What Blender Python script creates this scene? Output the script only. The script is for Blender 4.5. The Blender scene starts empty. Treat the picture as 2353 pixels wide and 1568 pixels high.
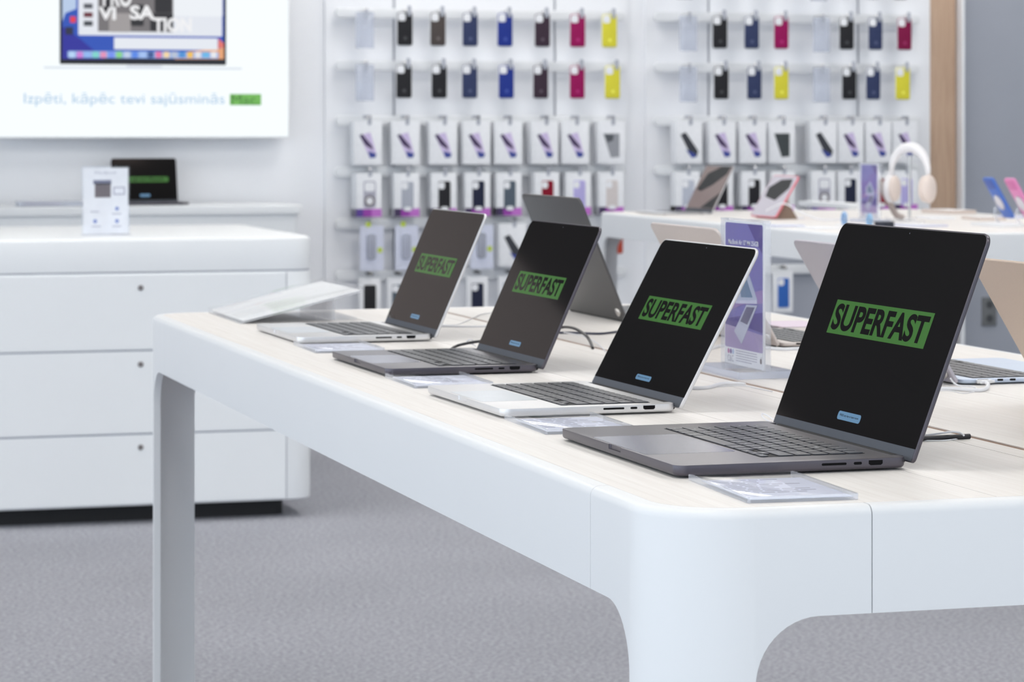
import bpy, bmesh, math, random
from mathutils import Vector, Matrix
random.seed(7)
C = bpy.context.scene.collection
sc = bpy.context.scene
PI = math.pi
TZ = 0.90                      # height of the display table tops above the carpet

# ---------------------------------------------------------------- camera
FPX, CYPX, YAW, CAMH = 6411.0, 295.2, math.radians(16.75), 0.335
cam_d = bpy.data.cameras.new('camera'); cam = bpy.data.objects.new('camera', cam_d); C.objects.link(cam)
cam.location = (0, 0, TZ + CAMH); cam.rotation_euler = (PI/2, 0, -YAW)
cam_d.sensor_width = 36; cam_d.lens = FPX/2353*36; cam_d.shift_y = (CYPX-784)/2353
cam_d.clip_start = .05; cam_d.clip_end = 100
cam_d.dof.use_dof = True; cam_d.dof.focus_distance = 2.86; cam_d.dof.aperture_fstop = 17
sc.camera = cam
# ---------------------------------------------------------------- world, exposure
w = bpy.data.worlds.new('ambient_fill'); sc.world = w; w.use_nodes = True
bg = w.node_tree.nodes['Background']; bg.inputs[0].default_value = (.79, .895, 1.0, 1); bg.inputs[1].default_value = 1.5
# unseen light added: background made stronger toward -x to brighten the long apron
_n, _l = w.node_tree.nodes, w.node_tree.links
_tc = _n.new('ShaderNodeTexCoord'); _sx = _n.new('ShaderNodeSeparateXYZ'); _mr = _n.new('ShaderNodeMapRange')
_l.new(_tc.outputs['Generated'], _sx.inputs[0]); _l.new(_sx.outputs[0], _mr.inputs[0])
_mr.inputs[1].default_value = -1; _mr.inputs[2].default_value = 1; _mr.inputs[3].default_value = 2.4; _mr.inputs[4].default_value = .6
_l.new(_mr.outputs[0], bg.inputs[1])
sc.cycles.transparent_max_bounces = 24
sc.view_settings.view_transform = 'Standard'; sc.view_settings.look = 'None'
sc.view_settings.exposure = 0.0; sc.view_settings.gamma = 1; sc.view_settings.use_curve_mapping = False
LAMP = 9.5                      # strength of the ceiling lamps
CEIL = 3.5

# ---------------------------------------------------------------- helpers
cs, sn = math.cos(YAW), math.sin(YAW)
def onY(u, v, y):
    """point on the vertical plane y that the photo shows at pixel (u, v)"""
    k = (u-1176.5)/FPX; d = y/(cs-k*sn); return Vector(((sn+k*cs)*d, y, TZ+CAMH-(v-CYPX)/FPX*d))
def onZ(u, v, z=0):
    d = (CAMH-z)*FPX/(v-CYPX); k = (u-1176.5)/FPX
    return Vector(((sn+k*cs)*d, (cs-k*sn)*d, TZ+z))

def srgb(r, g, b):
    f = lambda c: (c/255/12.92) if c <= 10 else ((c/255+.055)/1.055)**2.4
    return (f(r), f(g), f(b), 1)
def mat(name, col, rough=.5, metal=0, spec=.5, emit=0, alpha=1, coat=0, noise=None, bump=None, tint=None):
    m = bpy.data.materials.new(name); m.use_nodes = True; n = m.node_tree.nodes; l = m.node_tree.links
    p = n['Principled BSDF']; p.inputs['Base Color'].default_value = col
    p.inputs['Roughness'].default_value = rough; p.inputs['Metallic'].default_value = metal
    p.inputs['Specular IOR Level'].default_value = spec; p.inputs['Alpha'].default_value = alpha
    p.inputs['Coat Weight'].default_value = coat
    if tint: p.inputs['Specular Tint'].default_value = tint
    if emit: p.inputs['Emission Color'].default_value = col; p.inputs['Emission Strength'].default_value = emit
    tc = n.new('ShaderNodeTexCoord')
    nz = n.new('ShaderNodeTexNoise'); l.new(tc.outputs['Object'], nz.inputs['Vector'])
    sc_, amt = noise or (40, .03)
    nz.inputs['Scale'].default_value = sc_; nz.inputs['Detail'].default_value = 3
    mx = n.new('ShaderNodeMixRGB'); mx.blend_type = 'MULTIPLY'; mx.inputs[0].default_value = 1
    mr = n.new('ShaderNodeMapRange'); mr.inputs[1].default_value = .25; mr.inputs[2].default_value = .75
    mr.inputs[3].default_value = 1-amt; mr.inputs[4].default_value = 1+amt
    l.new(nz.outputs['Fac'], mr.inputs[0]); mx.inputs[1].default_value = col
    cmb = n.new('ShaderNodeCombineColor')
    for i in range(3): l.new(mr.outputs[0], cmb.inputs[i])
    l.new(cmb.outputs[0], mx.inputs[2]); l.new(mx.outputs[0], p.inputs['Base Color'])
    if bump:
        b = n.new('ShaderNodeBump'); n2 = n.new('ShaderNodeTexNoise'); l.new(tc.outputs['Object'], n2.inputs['Vector'])
        n2.inputs['Scale'].default_value = bump[0]; b.inputs['Strength'].default_value = bump[1]; b.inputs['Distance'].default_value = bump[2]
        l.new(n2.outputs['Fac'], b.inputs['Height']); l.new(b.outputs[0], p.inputs['Normal'])
    return m
def glow(name, col, s=1.0):
    m = mat(name, (.02, .02, .02, 1), .15, spec=.2); p = m.node_tree.nodes['Principled BSDF']
    p.inputs['Emission Color'].default_value = col; p.inputs['Emission Strength'].default_value = s
    return m
def carpet_mat():
    m = bpy.data.materials.new('grey carpet'); m.use_nodes = True; n = m.node_tree.nodes; l = m.node_tree.links
    p = n['Principled BSDF']; p.inputs['Roughness'].default_value = .95; p.inputs['Specular IOR Level'].default_value = .1
    tc = n.new('ShaderNodeTexCoord')
    a = n.new('ShaderNodeTexNoise'); a.inputs['Scale'].default_value = 85; a.inputs['Detail'].default_value = 6; a.inputs['Roughness'].default_value = .7
    b = n.new('ShaderNodeTexNoise'); b.inputs['Scale'].default_value = 1.3; b.inputs['Detail'].default_value = 4
    for x in (a, b): l.new(tc.outputs['Object'], x.inputs['Vector'])
    r = n.new('ShaderNodeValToRGB'); r.color_ramp.elements[0].position = .33; r.color_ramp.elements[1].position = .68
    r.color_ramp.elements[0].color = (.23, .235, .265, 1); r.color_ramp.elements[1].color = (.54, .55, .605, 1)
    l.new(a.outputs['Fac'], r.inputs[0])
    mx = n.new('ShaderNodeMixRGB'); mx.blend_type = 'MULTIPLY'; mx.inputs[0].default_value = .25
    l.new(r.outputs[0], mx.inputs[1]); l.new(b.outputs['Fac'], mx.inputs[2]); l.new(mx.outputs[0], p.inputs['Base Color'])
    bp = n.new('ShaderNodeBump'); bp.inputs['Strength'].default_value = .35; bp.inputs['Distance'].default_value = .004
    l.new(a.outputs['Fac'], bp.inputs['Height']); l.new(bp.outputs[0], p.inputs['Normal'])
    return m
def wood_mat(name, c1, c2, axis=1, rough=.45):
    m = bpy.data.materials.new(name); m.use_nodes = True; n = m.node_tree.nodes; l = m.node_tree.links
    p = n['Principled BSDF']; p.inputs['Roughness'].default_value = rough; p.inputs['Specular IOR Level'].default_value = .35
    tc = n.new('ShaderNodeTexCoord'); mp = n.new('ShaderNodeMapping'); l.new(tc.outputs['Object'], mp.inputs['Vector'])
    s = [130, 130, 130]; s[axis] = 3.0; mp.inputs['Scale'].default_value = s
    a = n.new('ShaderNodeTexNoise'); a.inputs['Scale'].default_value = 1.6; a.inputs['Detail'].default_value = 5; a.inputs['Distortion'].default_value = .3
    l.new(mp.outputs[0], a.inputs['Vector'])
    r = n.new('ShaderNodeValToRGB'); r.color_ramp.elements[0].position = .3; r.color_ramp.elements[1].position = .7
    r.color_ramp.elements[0].color = c1; r.color_ramp.elements[1].color = c2
    l.new(a.outputs['Fac'], r.inputs[0]); l.new(r.outputs[0], p.inputs['Base Color'])
    return m
def acrylic_mat(name, tint=(.97, .98, 1, 1), body=.0, refl=1.0):
    m = bpy.data.materials.new(name); m.use_nodes = True; n = m.node_tree.nodes; l = m.node_tree.links
    n.remove(n['Principled BSDF']); out = n['Material Output']
    t = n.new('ShaderNodeBsdfTransparent'); t.inputs[0].default_value = tint
    g = n.new('ShaderNodeBsdfGlossy'); g.inputs['Roughness'].default_value = .04
    f = n.new('ShaderNodeLayerWeight'); f.inputs[0].default_value = .5
    pw = n.new('ShaderNodeMath'); pw.operation = 'POWER'; pw.inputs[1].default_value = 5; l.new(f.outputs['Facing'], pw.inputs[0])
    mu = n.new('ShaderNodeMath'); mu.operation = 'MULTIPLY_ADD'; mu.inputs[1].default_value = refl; mu.inputs[2].default_value = .03; l.new(pw.outputs[0], mu.inputs[0])
    d = n.new('ShaderNodeBsdfDiffuse'); d.inputs[0].default_value = (.85, .88, .95, 1)
    m1 = n.new('ShaderNodeMixShader'); m1.inputs[0].default_value = body; l.new(t.outputs[0], m1.inputs[1]); l.new(d.outputs[0], m1.inputs[2])
    m2 = n.new('ShaderNodeMixShader'); l.new(mu.outputs[0], m2.inputs[0]); l.new(m1.outputs[0], m2.inputs[1]); l.new(g.outputs[0], m2.inputs[2])
    l.new(m2.outputs[0], out.inputs[0]); return m

M = dict(
    white=mat('white lacquer', (.80, .815, .835, 1), .38, spec=.4, noise=(3, .01)),
    cabinet=mat('white cabinet', (.86, .88, .90, 1), .4, spec=.35, noise=(3, .01)),
    wall=mat('white wall panel', (.88, .89, .92, 1), .6, spec=.3, noise=(2, .015)),
    greywall=mat('grey wall paint', srgb(168, 172, 182), .8, spec=.2, noise=(3, .03)),
    darkceil=mat('dark open ceiling', (.05, .045, .042, 1), .9, spec=.1, noise=(2, .2)),
    taupe=mat('warm beige wall', (.64, .53, .48, 1), .8, spec=.1), added_band=mat('dark fascia', (.06, .05, .048, 1), .8, spec=.1),
    groove=mat('shadow gap', (.42, .44, .49, 1), .8),
    sub=mat('brown plywood core', srgb(150, 118, 96), .7, noise=(60, .1)),
    dark=mat('black plinth', (.015, .015, .017, 1), .7),
    carpet=carpet_mat(),
    wood=wood_mat('bleached oak', (.79, .755, .725, 1), (.86, .835, .81, 1), 1),
    jamb=wood_mat('beige wood', srgb(176, 148, 126), srgb(200, 172, 148), 2, .5),
    silver=mat('silver aluminium', (.74, .74, .755, 1), .36, metal=.75, spec=.5, noise=(900, .02)),
    pad_silver=mat('silver trackpad', (.62, .66, .71, 1), .3, metal=.4),
    black_alu=mat('space black aluminium', (.108, .100, .120, 1), .32, metal=.7, spec=.5, noise=(900, .04)),
    pad_black=mat('black trackpad', (.19, .195, .26, 1), .24, metal=.3),
    midnight=mat('midnight aluminium', (.11, .108, .11, 1), .42, metal=.7, noise=(900, .04)),
    rose=mat('pale gold aluminium', (.62, .56, .54, 1), .42, metal=.6, noise=(900, .03)),
    lilac=mat('lilac grey aluminium', (.52, .50, .56, 1), .42, metal=.6, noise=(900, .03)),
    skyblue=mat('sky blue aluminium', (.56, .64, .78, 1), .42, metal=.5, noise=(900, .03)),
    tan=mat('tan gold aluminium', (.58, .47, .39, 1), .42, metal=.6, noise=(900, .03)),
    key=mat('black key cap', (.022, .025, .038, 1), .36, spec=.8),
    well=mat('keyboard well', (.006, .006, .007, 1), .6, spec=.3),
    legend=mat('key legend', (.55, .56, .6, 1), .5),
    glass=mat('black display glass', (.012, .0115, .012, 1), .06, spec=.40, tint=(1, .80, .73, 1), noise=(5, .02)),
    strip=mat('dark grey bezel strip', srgb(78, 83, 92), .5, spec=.3),
    port=mat('port recess', (.004, .004, .005, 1), .6, spec=.1),
    steel=mat('steel', (.6, .58, .56, 1), .25, metal=1),
    rubber=mat('black rubber', (.012, .012, .014, 1), .6),
    cord_white=mat('white cord', (.8, .81, .85, 1), .45),
    cord_black=mat('black cord', (.012, .012, .016, 1), .4),
    cord_navy=mat('navy cord', (.04, .045, .08, 1), .45),
    green=glow('green banner light', srgb(62, 118, 48), .82),
    blue_btn=glow('blue button light', srgb(104, 146, 182), .85),
    ink=mat('black ink on screen', (.008, .0075, .007, 1), .3, spec=.12),
    acrylic=acrylic_mat('clear acrylic', tint=(.985, .99, 1, 1), refl=.3), edge=acrylic_mat('frosted acrylic edge', tint=(1, 1, 1, 1), body=.22, refl=.4),
    foot_edge=acrylic_mat('cloudy acrylic edge', tint=(.93, .95, 1, 1), body=.5, refl=.5),
    paper=mat('white paper', (.85, .86, .89, 1), .6),
    paper_lilac=mat('lilac white paper', (.66, .69, .82, 1), .5),
    print_grey=mat('grey print', (.42, .42, .5, 1), .6),
    print_dark=mat('dark print', (.14, .11, .12, 1), .6),
    tab=mat('grey hanger tab', (.42, .44, .50, 1), .4),
    lamp=glow('lamp diffuser', (1, .985, .96, 1), LAMP),
    clear_pack=acrylic_mat('clear packaging', tint=(.80, .82, .88, 1), body=.34, refl=.5),
)
def colmat(name, r, g, b, rough=.45, **k):
    key = name
    if key not in M: M[key] = mat(name, srgb(r, g, b), rough, **k)
    return M[key]

def link(o): C.objects.link(o); return o
def finish(bm, name, smooth=True):
    bmesh.ops.remove_doubles(bm, verts=bm.verts, dist=1e-6)
    bmesh.ops.recalc_face_normals(bm, faces=bm.faces)
    me = bpy.data.meshes.new(name); bm.to_mesh(me); bm.free()
    if smooth: auto_smooth(me)
    return me
def auto_smooth(me, ang=35):
    for p in me.polygons: p.use_smooth = True
    try: me.set_sharp_from_angle(angle=math.radians(ang))
    except Exception: pass
def obj(name, geo, m, parent=None, M4=None, smooth=True):
    me = geo if isinstance(geo, bpy.types.Mesh) else finish(geo, name, smooth)
    if M4 is not None: me.transform(M4)
    if m is not None and len(me.materials) == 0:
        for x in (m if isinstance(m, (list, tuple)) else [m]): me.materials.append(x)
    o = bpy.data.objects.new(name, me); link(o)
    if parent: o.parent = parent
    return o
def thing(name, label, cat, loc=(0, 0, 0), rz=0, group=None):
    o = bpy.data.objects.new(name, None); link(o); o.empty_display_size = .05
    o.location = loc; o.rotation_euler = (0, 0, rz); o['label'] = label; o['category'] = cat
    if group: o['group'] = group
    return o
def tag(o, label, cat, group=None):
    o['label'] = label; o['category'] = cat
    if group: o['group'] = group
    return o
def struct(name, geo, m, smooth=False):
    o = obj(name, geo, m, smooth=smooth); o['kind'] = 'structure'; return o
def B(): return bmesh.new()
def box(bm, x0, x1, y0, y1, z0, z1):
    v = [bm.verts.new(p) for p in ((x0,y0,z0),(x1,y0,z0),(x1,y1,z0),(x0,y1,z0),(x0,y0,z1),(x1,y0,z1),(x1,y1,z1),(x0,y1,z1))]
    for f in ((3,2,1,0),(4,5,6,7),(0,1,5,4),(1,2,6,5),(2,3,7,6),(3,0,4,7)): bm.faces.new([v[i] for i in f])
    return bm
def rrect(w, h, r, n=6, cx=0, cy=0):
    """outline of a rounded rectangle; r a number or four radii (from lower right, counterclockwise)"""
    rs = r if isinstance(r, (list, tuple)) else [r]*4
    pts = []
    for i, (sx, sy) in enumerate(((1, -1), (1, 1), (-1, 1), (-1, -1))):
        q = max(rs[i], 1e-5); px, py = cx+sx*(w/2-q), cy+sy*(h/2-q); a0 = -PI/2+i*PI/2
        for k in range(n+1):
            a = a0+k*PI/2/n; pts.append((px+q*math.cos(a), py+q*math.sin(a)))
    return pts
def offset(pts, d):
    out = []; n = len(pts)
    for i in range(n):
        a, b, c = Vector(pts[i-1]), Vector(pts[i]), Vector(pts[(i+1) % n])
        e1, e2 = (b-a), (c-b)
        if e1.length < 1e-9: e1 = e2
        if e2.length < 1e-9: e2 = e1
        n1 = Vector((-e1.y, e1.x)).normalized(); n2 = Vector((-e2.y, e2.x)).normalized()
        m = (n1+n2); L = m.length
        m = m/L if L > 1e-6 else n1
        out.append(tuple(b+m*d/max(m.dot(n1), .4)))
    return out
def prism(bm, pts, z0, z1, bt=0, bb=0, seg=3):
    """solid from an outline, with rounded top (bt) and bottom (bb) edges"""
    rings = []
    if bb:
        for k in range(seg+1):
            a = k/seg*PI/2; rings.append((bb*(1-math.sin(a)), z0+bb*(1-math.cos(a))))
    else: rings.append((0, z0))
    if bt:
        for k in range(seg+1):
            a = k/seg*PI/2; rings.append((bt*(1-math.cos(a)), z1-bt*(1-math.sin(a))))
    else: rings.append((0, z1))
    R = []
    for d, z in rings:
        R.append([bm.verts.new((x, y, z)) for x, y in (offset(pts, d) if d > 1e-9 else pts)])
    n = len(pts)
    for a, b in zip(R[:-1], R[1:]):
        for i in range(n): bm.faces.new((a[i], a[(i+1) % n], b[(i+1) % n], b[i]))
    bm.faces.new(R[-1]); bm.faces.new(R[0][::-1])
    return bm
def rbox(bm, w, d, z0, z1, r, b=0, cx=0, cy=0, n=5, bb=None):
    return prism(bm, rrect(w, d, r, n, cx, cy), z0, z1, b, b if bb is None else bb)
def cyl(bm, r, z0, z1, n=24, cx=0, cy=0, b=0):
    return prism(bm, [(cx+r*math.cos(2*PI*k/n), cy+r*math.sin(2*PI*k/n)) for k in range(n)], z0, z1, b, b)
def spline(pts, n=8):
    P = [Vector(p) for p in pts]; P = [2*P[0]-P[1]]+P+[2*P[-1]-P[-2]]; out = []
    for i in range(1, len(P)-2):
        for k in range(n):
            t = k/n; a, b, c, d = P[i-1:i+3]
            out.append(.5*((2*b)+(c-a)*t+(2*a-5*b+4*c-d)*t*t+(3*b-a-3*c+d)*t**3))
    out.append(P[-2]); return out
def tube(bm, pts, r, n=8, smooth=8, caps=True):
    P = spline(pts, smooth) if smooth else [Vector(p) for p in pts]
    R = r if callable(r) else (lambda t: r); rings = []; up = Vector((0, 0, 1))
    for i, p in enumerate(P):
        t = (P[min(i+1, len(P)-1)]-P[max(i-1, 0)]).normalized()
        s = t.cross(up)
        if s.length < .05: s = t.cross(Vector((0, 1, 0)))
        s.normalize(); q = s.cross(t).normalized(); rr = R(i/(len(P)-1))
        rings.append([bm.verts.new(p+s*rr*math.cos(2*PI*k/n)+q*rr*math.sin(2*PI*k/n)) for k in range(n)])
    for a, b in zip(rings[:-1], rings[1:]):
        for k in range(n): bm.faces.new((a[k], a[(k+1) % n], b[(k+1) % n], b[k]))
    if caps: bm.faces.new(rings[0]); bm.faces.new(rings[-1])
    return bm
def ellipsoid(bm, c, rx, ry, rz, n=20, m=12):
    mt = Matrix.Translation(c) @ Matrix.Diagonal((rx, ry, rz, 1))
    bmesh.ops.create_uvsphere(bm, u_segments=n, v_segments=m, radius=1, matrix=mt); return bm
_tx = {}
def textmesh(s, w=None, h=None, bold=0.0, x=0, y=0, z=0, res=3, align='L'):
    """flat lettering in the xy plane; w and h are the size the words are fitted to"""
    k = (s, bold, res)
    if k not in _tx:
        cu = bpy.data.curves.new('lettering', 'FONT'); cu.body = s; cu.resolution_u = res; cu.offset = bold; cu.size = 1
        o = bpy.data.objects.new('lettering', cu); me = bpy.data.meshes.new_from_object(o)
        bpy.data.objects.remove(o); bpy.data.curves.remove(cu)
        m2 = bpy.data.meshes.new('lettering')
        m2.from_pydata([(v.co.x, v.co.y, 0) for v in me.vertices], [], [list(p.vertices) for p in me.polygons])
        tb = bmesh.new(); tb.from_mesh(m2)
        bmesh.ops.remove_doubles(tb, verts=tb.verts, dist=1e-5); bmesh.ops.dissolve_degenerate(tb, edges=tb.edges, dist=1e-5)
        tb.normal_update()
        for f in tb.faces:
            if f.normal.z < 0: f.normal_flip()
        tb.to_mesh(m2); tb.free(); _tx[k] = m2
    me = _tx[k].copy(); me.materials.clear()
    xs = [v.co.x for v in me.vertices]; ys = [v.co.y for v in me.vertices]
    if not xs: return me
    x0, x1, y0, y1 = min(xs), max(xs), min(ys), max(ys)
    sx = w/(x1-x0) if w else None; sy = h/(y1-y0) if h else None
    sx = sx or sy; sy = sy or sx
    dx = x if align == 'L' else x-(x1-x0)*sx/2
    me.transform(Matrix.Translation((dx, y, z)) @ Matrix.Diagonal((sx, sy, 1, 1)) @ Matrix.Translation((-x0, -y0, 0)))
    return me
def plate(pts, z=0, t=.0002):
    bm = B(); prism(bm, pts, z, z+t); return bm
def poly(bm, pts, z, mi=0):
    f = bm.faces.new([bm.verts.new((x, y, z)) for x, y in pts]); f.material_index = mi; return f
def joinmeshes(parts):
    """parts: (mesh, material index) merged into one bmesh"""
    bm = B()
    for me, mi in parts:
        n0 = len(bm.faces); bm.from_mesh(me); bm.faces.ensure_lookup_table()
        for f in bm.faces[n0:]: f.material_index = mi
    return bm

# ---------------------------------------------------------------- the room
WY = 13.2                       # back wall
bm = B(); box(bm, -6, 14, -3, 18, -.05, 0); struct('floor', bm, M['carpet'])
bm = B(); box(bm, -6, 14, -3, 18, CEIL, CEIL+.1); struct('ceiling', bm, M['darkceil'])
xj0, xj1 = onY(2133, 0, WY).x, onY(2204, 0, WY-.02).x
xl = 1.0
bm = B(); box(bm, xl, xj0+.02, WY, WY+.2, 0, CEIL); struct('wall_back', bm, M['wall'])
bm = B(); box(bm, -6, xl, WY, WY+.2, 0, CEIL); struct('wall_left', bm, M['taupe'])
bm = B(); box(bm, -6, xl, WY-.06, WY+.001, 2.95, CEIL); struct('trim_20', bm, M['added_band'])  # unseen dark strip, added to darken reflections in the laptop screens
bm = B(); box(bm, xj1-.02, 14, WY+.04, WY+.2, 0, CEIL); struct('wall_right', bm, M['greywall'])
bm = B(); rbox(bm, xj1-xj0, .22, 0, CEIL, .05, cx=(xj0+xj1)/2, cy=WY+.09); struct('trim_1', bm, M['jamb'], smooth=True)
bm = B(); box(bm, xj1-.002, xj1+.012, WY-.06, WY+.04, 0, CEIL); struct('trim_2', bm, M['wall'])
# shadow gaps between the display boards
for i, u in enumerate((903, 1272, 1625, 1968)):
    x = onY(u, 0, WY).x; bm = B(); box(bm, x-.007, x+.007, WY-.004, WY+.001, .0, CEIL); struct('trim_%d' % (i+3), bm, M['groove'])
for i, (ua, ub) in enumerate(((742, 1442), (1478, 2128))):
    a, b = onY(ua, 0, WY).x, onY(ub, 0, WY).x
    # boards stand slightly proud of the wall, split at the shadow gaps
    cuts = [a]+[onY(u, 0, WY).x for u in ((903, 1272), (1625, 1968))[i]]+[b]
    for q, (c0, c1) in enumerate(zip(cuts[:-1], cuts[1:])):
        bm = B(); box(bm, c0+.006, c1-.006, WY-.02, WY, .08, 2.9); struct('trim_%d' % (7+i*3+q), bm, M['wall'])
x = onY(1768, 0, WY).x; bm = B(); box(bm, x, xj1-.02, WY-.032, WY-.001, 0, TZ-.16); struct('trim_21', bm, M['greywall'])  # grey board laid over the lower wall, makes it darker below the far table
# ceiling lamps out of view; the two back rows are added to brighten the wall
for iy, y in enumerate((-1.2, 1.0, 3.2, 5.4, 7.6, 9.6, 11.1, 12.3)):
    for ix, x in enumerate((-2.2, .6, 3.4, 6.2)):
        if y > 10 and x < 1: continue
        if y > 9 and x < 1: y = 8.75  # left lamps added here to brighten the island top
        where = ('ahead of the tables', 'over the near table edge', 'over the long table', 'over the table end', 'over the island', 'over the far table', 'added near the back wall', 'added against the back wall')[iy]
        col_ = ('far left', 'left', 'middle', 'right')[ix]
        t = thing('ceiling_lamp', 'white square ceiling lamp %s, %s row' % (where, col_), 'ceiling lamp', (x, y, CEIL), group='square ceiling lamps')
        bm = B(); rbox(bm, 1.24, .64, -.05, 0, .02, .004); obj('lamp_housing', bm, M['white'], t)
        bm = B(); rbox(bm, 1.2, .6, -.054, -.05, .015); obj('diffuser', bm, M['lamp'], t)

# ---------------------------------------------------------------- display tables
def clip_x(pts, a, b):
    def half(P, x, s):
        out = []
        for i in range(len(P)):
            p, q = P[i-1], P[i]; ip, iq = s*(p[0]-x) >= 0, s*(q[0]-x) >= 0
            if ip != iq:
                t = (x-p[0])/(q[0]-p[0]); out.append((x, p[1]+t*(q[1]-p[1])))
            if iq: out.append(q)
        return out
    return half(half(pts, a, 1), b, -1)
def display_table(label, x0, x1, y0, y1, splits, slot):
    cx, cy = (x0+x1)/2, (y0+y1)/2; W, L = x1-x0, y1-y0
    t = thing('display_table', label, 'table', (cx, cy, 0))
    R, HA, FR, CP, LG = .085, .096, .06, .198, .087; th = .012; g = .0005
    def section(zl):
        s = [(0, zl), (0, TZ-.009)]
        for k in range(1, 6):
            a = k/5*PI/2; s.append((.009*(1-math.cos(a)), TZ-.009*(1-math.sin(a))))
        s += [(.0185, TZ), (.0185, TZ-.02), (th, TZ-.02), (th, zl)]; return s
    def strip(bm, cols):
        """cols: (point, inward normal, lowest z)"""
        rings = []
        for p, nrm, zl in cols: rings.append([bm.verts.new((p[0]+nrm[0]*o, p[1]+nrm[1]*o, z)) for o, z in section(zl)])
        n = len(rings[0])
        for a, b in zip(rings[:-1], rings[1:]):
            for k in range(n): bm.faces.new((a[k], a[(k+1) % n], b[(k+1) % n], b[k]))
        bm.faces.new(rings[0]); bm.faces.new(rings[-1])
    for sx, sy in ((-1, -1), (1, -1), (1, 1), (-1, 1)):
        bm = B(); K = Vector((sx*W/2, sy*L/2)); ex, ey = Vector((-sx, 0)), Vector((0, -sy))
        def low(q):
            if q >= LG+FR: return TZ-HA
            return TZ-HA-FR+math.sqrt(max(FR*FR-(LG+FR-q)**2, 0))
        for e, nn in ((ex, ey), (ey, ex)):
            qs = [LG+FR*(1-math.cos(k/12*PI/2)) for k in range(13)]+[CP-g]
            strip(bm, [((K+e*q), nn, low(q)) for q in qs])
            strip(bm, [((K+e*q), nn, 0.0) for q in (R, LG)])
        cols = []
        for k in range(17):
            a = k/16*PI/2; c = K+ex*R+ey*R; d = -ex*math.sin(a)-ey*math.cos(a)
            cols.append((c+d*R, -d, 0.0))
        strip(bm, cols)
        obj('leg', bm, M['white'], t)
    for s in (-1, 1):
        bm = B(); strip(bm, [(Vector((x, s*L/2)), Vector((0, -s)), TZ-HA) for x in (-W/2+CP+g, W/2-CP-g)]); obj('apron', bm, M['white'], t)
        bm = B(); strip(bm, [(Vector((s*W/2, y)), Vector((-s, 0)), TZ-HA) for y in (-L/2+CP+g, L/2-CP-g)]); obj('apron', bm, M['white'], t)
    out = rrect(W-.037, L-.037, R-.0185, 10)
    bm = B(); prism(bm, offset(out, .001), TZ-.03, TZ-.006); obj('underlay', bm, M['sub'], t)
    xs = [-W/2]+[s-cx for s in splits]+[W/2]
    q = SLOTX(x0, x1)-cx; bm = B(); box(bm, q-slot/2-.001, q+slot/2+.001, -L/2+.03, L/2-.03, TZ-.007, TZ-.0012); obj('cable_slot', bm, M['sub'], t)
    for a, b in zip(xs[:-1], xs[1:]):
        ga = slot/2 if abs(a-(SLOTX(x0, x1)-cx)) < 1e-6 else .0006; gb = slot/2 if abs(b-(SLOTX(x0, x1)-cx)) < 1e-6 else .0006
        P = clip_x(out, a+ga, b-gb)
        bm = B(); prism(bm, P, TZ-.0055, TZ+.0002); obj('veneer_board', bm, M['wood'], t, smooth=False)
    return t
def SLOTX(x0, x1): return x0+.527
display_table('long white display table with pale wood top carrying the row of open laptops', .823, 1.923, 2.282, 5.04, [1.152, 1.314, 1.350, 1.594], .010)
display_table('white display table with pale wood top behind, in front of the phone cases', 3.55, 4.95, 8.12, 10.63, [3.879, 4.041, 4.077, 4.321], .010)

# ---------------------------------------------------------------- laptops
SIZES = {'14': (.3126, .2212, .0155, .0040, .079, .111, .131), '16': (.3557, .2481, .0168, .0042, .104, .111, .165),
         'air13': (.3041, .215, .0113, .0038, .083, .103, .128), 'air15': (.3404, .2376, .0115, .0038, .10, .103, .15)}
U = .0188
ROWS = [[('esc', 1.5)]+[('F%d' % i, 1) for i in range(1, 13)]+[('', 1)],
        [(c, 1) for c in '`1234567890-=']+[('delete', 1.5)],
        [('tab', 1.5)]+[(c, 1) for c in 'QWERTYUIOP[]\\'],
        [('caps', 1.75)]+[(c, 1) for c in "ASDFGHJKL;'"]+[('return', 1.75)],
        [('shift', 2.25)]+[(c, 1) for c in 'ZXCVBNM,./']+[('shift', 2.25)],
        [('fn', 1), ('ctrl', 1), ('opt', 1), ('cmd', 1.25), ('', 5), ('cmd', 1.25), ('opt', 1), ('<', 1), ('^v', 1), ('>', 1)]]
_keys = {}
def key_mesh(w, d, s):
    k = (round(w, 4), round(d, 4), s)
    if k in _keys: return _keys[k]
    bm = B(); rbox(bm, w, d, 0, .0010, .0016, .0003, n=3, bb=0)
    a = finish(bm, 'key'); parts = [(a, 0)]
    if s:
        h = .0036 if len(s) == 1 else .0022
        parts.append((textmesh(s, h=h, bold=.01, x=0, y=-h/2, z=.00108, res=1, align='C'), 1))
    bm = joinmeshes(parts); me = bpy.data.meshes.new('key'); bm.to_mesh(me); bm.free()
    for f in me.polygons: f.use_smooth = False
    me.materials.append(M['key']); me.materials.append(M['legend']); _keys[k] = me; return me
_base = {}
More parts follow.
